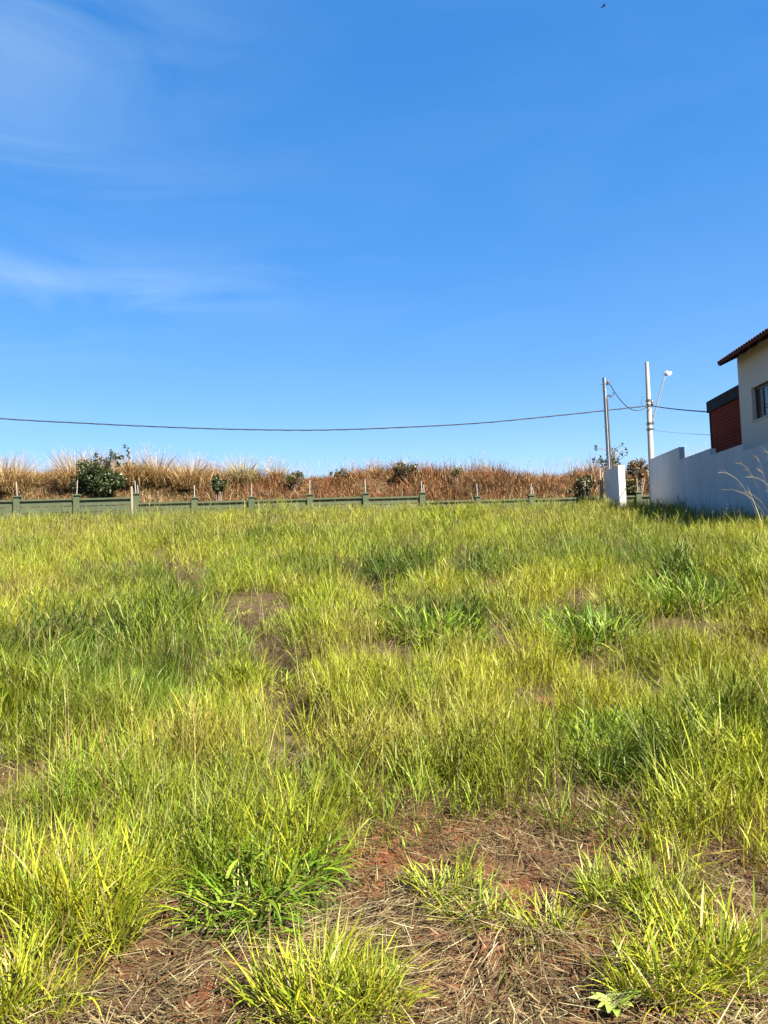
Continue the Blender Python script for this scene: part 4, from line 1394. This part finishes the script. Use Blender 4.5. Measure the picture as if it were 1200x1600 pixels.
# ------------------------------------------------------------------ grass clumps that stand out singly
def clump(px, py, hgt, rad, n_, W, pal, label, seed, spread=0.55, droop=0.5, nseg=5, dead=0.08, group='grass clumps standing out in the lot', name='grass_clump', stalks=0, lift=0):
    rng = np.random.default_rng(seed)
    n_ = int(n_ * 1.45); W = W * 0.80
    g_ = on_ground(px, py)
    base = Vector((g_.x, g_.y, hz(g_.x, g_.y)))
    a_ = rng.uniform(0, 6.283, n_); rr = np.sqrt(rng.uniform(0, 1, n_)) * rad
    sub = fbm(a_ * 1.5 + seed, rr * 12, seed)
    x = base.x + np.cos(a_) * rr * 0.95; y = base.y + np.sin(a_) * rr * 0.95
    x += 0.25 * rad * np.sin(3.1 * a_ + seed); y += 0.25 * rad * np.cos(2.3 * a_ + 2 * seed)
    z = height(x, y) - 0.012
    lean = 0.06 + spread * (rr / rad) * rng.uniform(0.4, 1.3, n_)
    od = a_ + rng.normal(0, .9, n_)
    vx = np.cos(od) * lean + 0.07; vy = np.sin(od) * lean
    L = hgt * rng.uniform(0.35, 1.08, n_) * (0.75 + 0.5 * sub) * (1 - 0.12 * (rr / rad))
    c1 = pick(pal, n_, rng, jit=.2) * A(0.58, 0.58, 0.5)[None]
    dd = rng.uniform(0, 1, n_) < dead
    c1 = np.where(dd[:, None], pick(DRY, n_, rng), c1)
    c0 = c1 * 0.8 + A(0.32, 0.28, 0.08)[None] * 0.2
    up = rng.uniform(0, 1, n_) < 0.45
    fz_ = rng.uniform(0.1, 0.6, n_)
    ll = np.hypot(vx, vy); az_ = np.arctan2(vy, vx)
    x = x + np.where(up, np.cos(az_) * np.sin(ll) * L * fz_, 0); y = y + np.where(up, np.sin(az_) * np.sin(ll) * L * fz_, 0)
    z = z + np.where(up, np.cos(ll) * L * fz_, 0)
    L = np.where(up, hgt * rng.uniform(.25, .5, n_), L)
    az_ = np.where(up, az_ + rng.normal(0, 1.0, n_), az_); ll = np.where(up, ll + np.abs(rng.normal(.3, .25, n_)), ll)
    W = W * np.where(up, 1.25, 0.95)
    parts = [blades(np.stack([x, y, z], 1), L, az_, ll, np.where(rng.uniform(0, 1, n_) < .2, rng.uniform(.8, 2.0, n_), np.abs(rng.normal(droop, droop * .6, n_))), W * rng.uniform(.55, 1.3, n_), c0, c1, nseg)]
    k = n_ // 5
    aa = rng.uniform(0, 6.283, k); cd = pick([(0.22, 0.16, 0.08), (0.13, 0.09, 0.05), (0.28, 0.22, 0.11)], k, rng)
    rx_ = base.x + np.cos(aa) * rad * rng.uniform(.2, .9, k); ry_ = base.y + np.sin(aa) * rad * rng.uniform(.2, .9, k)
    parts.append(blades(np.stack([rx_, ry_, height(rx_, ry_) + .005], 1), hgt * rng.uniform(.2, .55, k), aa + rng.normal(0, .7, k), rng.uniform(.5, 1.3, k), rng.uniform(0, .9, k), W[:k] * rng.uniform(.5, .9, k), cd, cd, 3))
    if stalks:
        k = stalks
        a2 = rng.normal(0.4, 1.2, k); H = hgt * rng.uniform(1.0, 1.5, k); c = pick([(0.40, 0.34, 0.12), (0.34, 0.28, 0.12)], k, rng)
        bx_ = np.stack([base.x + rng.normal(0, rad * .4, k), base.y + rng.normal(0, rad * .4, k), np.full(k, base.z)], 1)
        parts.append(blades(bx_, H, a2, np.abs(rng.normal(.15, .1, k)), np.abs(rng.normal(.2, .15, k)), np.full(k, 0.009), c, c, 3))
    V, T, Cc = merge(parts)
    o = np_mesh(name, V, T, M['blade'], Cc, origin=base)
    tag(o, label, 'grass clump', group)
    return o


YG = [(0.36, 0.39, 0.020), (0.29, 0.345, 0.018), (0.43, 0.42, 0.028), (0.19, 0.27, 0.018)]
GG = [(0.11, 0.22, 0.014), (0.16, 0.28, 0.016), (0.25, 0.36, 0.020), (0.055, 0.125, 0.012)]
MG = [(0.27, 0.34, 0.020), (0.36, 0.39, 0.024), (0.18, 0.26, 0.018)]
clump(408, 1408, 0.33, 0.21, 560, 0.0150, GG, 'bright dark green broad bladed tuft on bare soil, left of centre', 201, 1.0, 0.75, 6, 0.02)
clump(430, 1345, 0.32, 0.24, 420, 0.0080, MG, 'upright green blades rising right behind the broad bladed tuft', 202, .5, 0.4, 5, 0.03)
clump(500, 1590, 0.31, 0.16, 520, 0.0080, YG, 'yellow green clump cut by the bottom edge, at centre', 203, .65, .35, 5)
clump(560, 1602, 0.26, 0.11, 220, 0.0075, YG, 'smaller clump touching the right side of the bottom centre clump', 204, .6, .35, 5)
clump(150, 1465, 0.40, 0.16, 620, 0.0078, YG, 'tall lime clump at the lower left, right one of two', 205, .5, .3, 5)
clump(60, 1445, 0.45, 0.21, 620, 0.0078, YG, 'tall lime clump at the lower left, left one of two', 206, .45, .3, 5)
clump(215, 1395, 0.34, 0.12, 260, 0.0075, YG, 'slim lime clump between the tall pair and the broad bladed tuft', 207, .5, .3, 5)
clump(15, 1588, 0.32, 0.16, 420, 0.0080, YG, 'yellow green clump in the bottom left corner', 208, .6, .35, 5)
clump(745, 1425, 0.19, 0.10, 170, 0.0090, MG, 'small dark tuft in the litter, second from the centre line', 209, 1.1, .6, 5)
clump(690, 1398, 0.20, 0.10, 170, 0.0080, MG, 'small tuft in the litter nearest the centre line', 210, .8, .5, 5)
clump(860, 1462, 0.18, 0.09, 150, 0.0090, MG, 'small low tuft alone in the litter right of centre', 211, 1.1, .5, 5)
clump(965, 1420, 0.24, 0.13, 300, 0.0075, MG, 'mid green clump behind the bright right hand clump', 212, .6, .35, 5)
clump(1040, 1425, 0.30, 0.13, 280, 0.0070, YG, 'slender clump right behind the bright right hand clump', 213, .5, .3, 5)
clump(1110, 1515, 0.30, 0.15, 430, 0.0085, YG, 'bright lime clump at the lower right, largest of its group', 214, .75, .4, 5)
clump(1028, 1562, 0.25, 0.11, 300, 0.0080, YG, 'bright lime clump nearest the bottom at lower right', 215, .7, .4, 5)
clump(685, 1005, 0.52, 0.38, 520, 0.0230, GG, 'dark green broad bladed clump in mid field, left of the pair', 216, .9, .7, 5, .02)
clump(925, 1012, 0.50, 0.42, 520, 0.0210, GG, 'dark green broad bladed clump in mid field, right of the pair', 217, .9, .7, 5, .02)
clump(1085, 958, 0.62, 0.45, 520, 0.0200, GG, 'dark green clump in mid field toward the right edge', 218, .7, .6, 5, .03)
clump(950, 1172, 0.36, 0.26, 380, 0.0130, GG, 'low dark green clump right of the bare red spot', 219, .95, .6, 5, .02)
clump(20, 1125, 0.55, 0.36, 560, 0.0140, GG, 'dark green clump at the left edge of the photo', 220, .8, .6, 5, .03)
clump(1165, 1205, 0.42, 0.24, 380, 0.0120, MG, 'shaded clump at the right edge of the photo', 221, .8, .5, 5, .05)
clump(395, 1062, 0.38, 0.26, 320, 0.0120, MG, 'bright green clump beside the furrow, left of centre', 222, .8, .5, 5, .03)
clump(705, 822, 1.0, 0.95, 1000, 0.0330, MG, 'rounded green hump of grass at the far crest', 223, .8, .6, 4, .02)
clump(1232, 902, 1.05, 0.25, 200, 0.0150, MG, 'tall grass clump at right edge before the shaded wall', 224, .7, .7, 5, .2, stalks=26)
clump(65, 815, 0.75, 0.5, 260, 0.0240, [(0.20, 0.12, 0.10), (0.26, 0.16, 0.12), (0.16, 0.10, 0.07), (0.22, 0.20, 0.06)], 'purplish brown seeding clump before the fence, left end', 225, .6, .5, 4, .3)
clump(40, 812, 0.85, 0.25, 160, 0.0260, [(0.13, 0.08, 0.06), (0.18, 0.11, 0.08)], 'dark brown dead plant against the leftmost visible post', 226, .6, .5, 4, .3)
clump(488, 792, 0.75, 0.25, 130, 0.0240, DRY, 'straw coloured clump standing before the middle fence posts', 227, .5, .5, 4, .6)
clump(955, 798, 0.70, 0.9, 700, 0.0240, [(0.12, 0.17, 0.03), (0.16, 0.20, 0.04), (0.20, 0.20, 0.06)], 'long grass in the wall shadow below the meter wall', 228, .8, .8, 4, .1)  # palette darkened: the wall's shadow is put into the blade colour
clump(1035, 800, 0.60, 0.9, 700, 0.0240, [(0.12, 0.17, 0.03), (0.16, 0.20, 0.04), (0.20, 0.20, 0.06)], 'long grass along the foot of the shaded boundary wall', 229, .8, .7, 4, .1)  # same darkened blades, shade at the wall foot painted in


def flower_stalks():
    """arching seeding stalks before the shaded wall at the right edge"""
    rng = np.random.default_rng(77)
    g_ = on_ground(1225, 902); base = Vector((g_.x, g_.y, hz(g_.x, g_.y)))
    Y = base.y
    parts = []
    for tip in ((1122, 738), (1150, 724), (1166, 745), (1180, 714), (1195, 706), (1130, 765), (1210, 700), (1185, 735), (1158, 770)):
        t = at_y(tip[0], tip[1], Y + rng.normal(0, .15))
        b_ = base + Vector((rng.normal(0, .1), rng.normal(0, .1), 0))
        ctrl = Vector((b_.x * .75 + t.x * .25, (b_.y + t.y) / 2, t.z + 0.05))
        pts = [b_.lerp(ctrl, s).lerp(ctrl.lerp(t, s), s) for s in np.linspace(0, 1, 9)]
        mb = np.array([tuple(q) for q in pts])
        w = 0.0022
        V = np.concatenate([mb + [0, 0, w], mb - [0, 0, w]]); n_ = 9
        T = np.array([[i, i + 1, n_ + i + 1] for i in range(8)] + [[i, n_ + i + 1, n_ + i] for i in range(8)])
        C = np.tile(A(0.42, 0.36, 0.17), (len(V), 1)); parts.append((V, T, C))
        for q in range(46):
            s = rng.uniform(.5, 1.0); i = s * 8; i0 = min(int(i), 7); pos = mb[i0] + (mb[i0 + 1] - mb[i0]) * (i - i0)
            d = math.atan2(0, t.x - b_.x)
            n1 = np.array([pos])
            c = pick([(0.48, 0.37, 0.22), (0.42, 0.30, 0.2)], 1, rng)
            parts.append(blades(n1, np.array([rng.uniform(.04, .17)]), np.array([d + rng.normal(0, .8)]), np.array([rng.uniform(.5, 1.9)]), np.array([.2]), np.array([0.0045]), c, c, 1))
    V, T, C = merge(parts)
    o = np_mesh('seeding_grass', V, T, M['straw'], C, origin=base)
    tag(o, 'arching pale seed stalks crossing the shaded wall at the right edge', 'grass clump')


flower_stalks()

# ------------------------------------------------------------------ small things
def weed():
    rng = np.random.default_rng(55)
    g_ = on_ground(962, 1592); base = Vector((g_.x, g_.y, hz(g_.x, g_.y)))
    r = empty('broadleaf_weed', base)
    for k in range(11):
        a_ = k * 2.4 + rng.normal(0, .2); L = rng.uniform(.05, .10)
        e = rng.uniform(.5, 1.0)
        pts, wid = [], []
        for j in range(6):
            t = j / 5
            pts.append(base + Vector((math.cos(a_) * L * t * math.sin(e + .5 * t), math.sin(a_) * L * t * math.sin(e + .5 * t), .01 + L * t * math.cos(e + .5 * t))))
            wid.append(0.020 * math.sin(math.pi * (0.08 + 0.9 * t)) * (L / .11))
        s = Vector((-math.sin(a_), math.cos(a_), 0))
        V = []
        for q, w in zip(pts, wid): V += [q - s * w + Vector((0, 0, w * .35)), q, q + s * w + Vector((0, 0, w * .35))]
        V = np.array([tuple(q) for q in V]); T = []
        for j in range(5):
            for m in (0, 1): a0 = j * 3 + m; T += [(a0, a0 + 1, a0 + 4), (a0, a0 + 4, a0 + 3)]
        c = pick([(0.24, 0.30, 0.06), (0.30, 0.34, 0.10), (0.18, 0.26, 0.05)], 1, rng)
        np_mesh('leaf', V, np.array(T), M['blade'], np.repeat(c, len(V), 0), parent=r)
    tag(r, 'pale broad leaved weed at the bottom edge, right of centre', 'weed')


weed()


def lump(name, px, py, size, mat, label, cat, seed, squash=(1, 1, .7), dz=0.3):
    rng = random.Random(seed)
    g_ = on_ground(px, py); base = Vector((g_.x, g_.y, hz(g_.x, g_.y)))
    bm = bmesh.new(); bmesh.ops.create_icosphere(bm, subdivisions=3, radius=1)
    ph = [rng.uniform(0, 6) for _ in range(6)]
    for v in bm.verts:
        c = v.co
        k = 1 + .16 * math.sin(c.x * 3 + ph[0]) * math.cos(c.y * 2.6 + ph[1]) + .10 * math.sin(c.z * 5 + c.x * 4 + ph[2]) + .05 * math.sin(c.y * 9 + ph[3]) + rng.uniform(-.035, .035)
        v.co = Vector((c.x * squash[0], c.y * squash[1], c.z * squash[2])) * k * size
        v.co.z = max(v.co.z, -size * dz) + size * dz * .5
    me = bpy.data.meshes.new(name); bm.to_mesh(me); bm.free(); me.materials.append(mat)
    o = bpy.data.objects.new(name, me); o.location = base; o.rotation_euler = (0, 0, rng.uniform(0, 6)); link(o)
    tag(o, label, cat)


lump('soil_clod', 757, 1484, 0.042, M['clod'], 'rounded red soil clod in the litter right of centre', 'soil clod', 1, (1.2, .9, .7))
lump('soil_clod', 690, 1466, 0.035, M['clod'], 'red soil clod left of the rounded clod', 'soil clod', 2, (1.4, .9, .6))
lump('soil_clod', 848, 1106, 0.065, M['clod'], 'big red earth lump in a gap of the mid field grass', 'soil clod', 3, (1.2, 1, .9))
lump('soil_clod', 705, 1552, 0.035, M['clod'], 'flat red clod near the bottom edge', 'soil clod', 4, (1.5, 1, .55))
lump('soil_clod', 992, 1470, 0.032, M['clod'], 'red clod beside the bright clumps at lower right', 'soil clod', 5, (1.2, 1, .7))
lump('pale_stone', -14, 1190, 0.062, M['stone'], 'pale grey stone cut by the left edge of the photo', 'stone', 6, (1, .8, 1.25), .6)


def crumbs():
    rng = np.random.default_rng(66)
    n_ = 5200
    y = rng.uniform(1.7, 4.6, n_); x = rng.uniform(-3.2, 3.2, n_)
    soil = sstep(0.50, 0.66, fbm(x * 1.3, y * 1.3, 137))
    ok = (np.abs(x) < frust(y, .6, .6)) & (rng.uniform(0, 1, n_) < 0.12 + 0.88 * soil)
    x, y = x[ok], y[ok]; n_ = len(x)
    s = 0.004 + 0.016 * rng.uniform(0, 1, n_) ** 3
    oct_ = np.array([(1, 0, 0), (-1, 0, 0), (0, 1, 0), (0, -1, 0), (0, 0, .8), (0, 0, -.6)], float)
    V = np.stack([x, y, height(x, y) + s * .3], 1)[:, None, :] + oct_[None] * s[:, None, None] * rng.uniform(.6, 1.35, (n_, 6, 1))
    T = np.array([(0, 2, 4), (2, 1, 4), (1, 3, 4), (3, 0, 4), (2, 0, 5), (1, 2, 5), (3, 1, 5), (0, 3, 5)])
    Fc = (T[None] + (np.arange(n_) * 6)[:, None, None]).reshape(-1, 3)
    o = np_mesh('soil_crumbs', V.reshape(-1, 3), Fc, M['clod'], smooth=False)
    tag(o, 'loose crumbs of red soil on the bare ground', 'soil', kind='stuff')


crumbs()


def stake(px, py_top, py_bot, Y, w, label, tilt=0.0):
    t = at_y(px, py_top, Y); gz = hz(t.x, Y)
    mb = MB()
    pts = [Vector((t.x + tilt, Y, gz - .2)), Vector((t.x + tilt * .5, Y, (gz + t.z) / 2)), t]
    mb.tube(pts, [w * .55, w * .5, w * .45], 7)
    o = mb.build('wooden_stake', M['stake'], None)
    tag(o, label, 'stake', 'weathered stakes')


stake(205.5, 760, 798, 38.7, 0.12, 'pale weathered stake leaning by the third fence post')
stake(937, 733, 785, 33.4, 0.10, 'weathered stake left of the meter wall, left one of two')
stake(941, 738, 785, 33.2, 0.07, 'thinner bent stake left of the meter wall, right one of two', -0.05)


def bird():
    c = at_y(943.5, 8, 75)
    bm = bmesh.new()
    d = Vector((0.62, 0.25, -0.55)).normalized(); s = d.cross(Vector((0, 0, 1))).normalized(); up = s.cross(d)
    prof = [(-.24, .004), (-.17, .02), (-.08, .042), (.03, .055), (.12, .042), (.17, .034), (.21, .022), (.25, .003)]
    rings = []
    for t, r_ in prof:
        rings.append([bm.verts.new(d * t + (s * math.cos(a_) + up * math.sin(a_)) * r_) for a_ in np.linspace(0, 2 * math.pi, 9)[:-1]])
    for i in range(len(rings) - 1):
        for k in range(8): bm.faces.new((rings[i][k], rings[i][(k + 1) % 8], rings[i + 1][(k + 1) % 8], rings[i + 1][k]))
    bm.faces.new(rings[0]); bm.faces.new(rings[-1][::-1])
    def sheet(P_, th=.006):
        a_ = [bm.verts.new(q + up * th) for q in P_]; b_ = [bm.verts.new(q - up * th) for q in P_]
        bm.faces.new(a_); bm.faces.new(b_[::-1])
        for k in range(len(P_)): bm.faces.new((a_[k], a_[(k + 1) % len(P_)], b_[(k + 1) % len(P_)], b_[k]))
    for sg in (-1, 1):
        sheet([d * .12, d * .14 + s * sg * .14 - up * .03, d * .02 + s * sg * .34 - up * .12, d * -.10 + s * sg * .42 - up * .16, d * -.04 + s * sg * .22 - up * .06, d * -.04])
    sheet([d * -.2 + s * .02, d * -.36 + s * .07, d * -.31, d * -.36 - s * .07, d * -.2 - s * .02])
    bmesh.ops.recalc_face_normals(bm, faces=bm.faces)
    me = bpy.data.meshes.new('bird'); bm.to_mesh(me); bm.free(); me.materials.append(M['bird'])
    o = bpy.data.objects.new('bird', me); o.location = c; o.scale = (.85, .85, .85); link(o)
    tag(o, 'tiny dark bird flying high in the sky at upper right', 'bird')


bird()
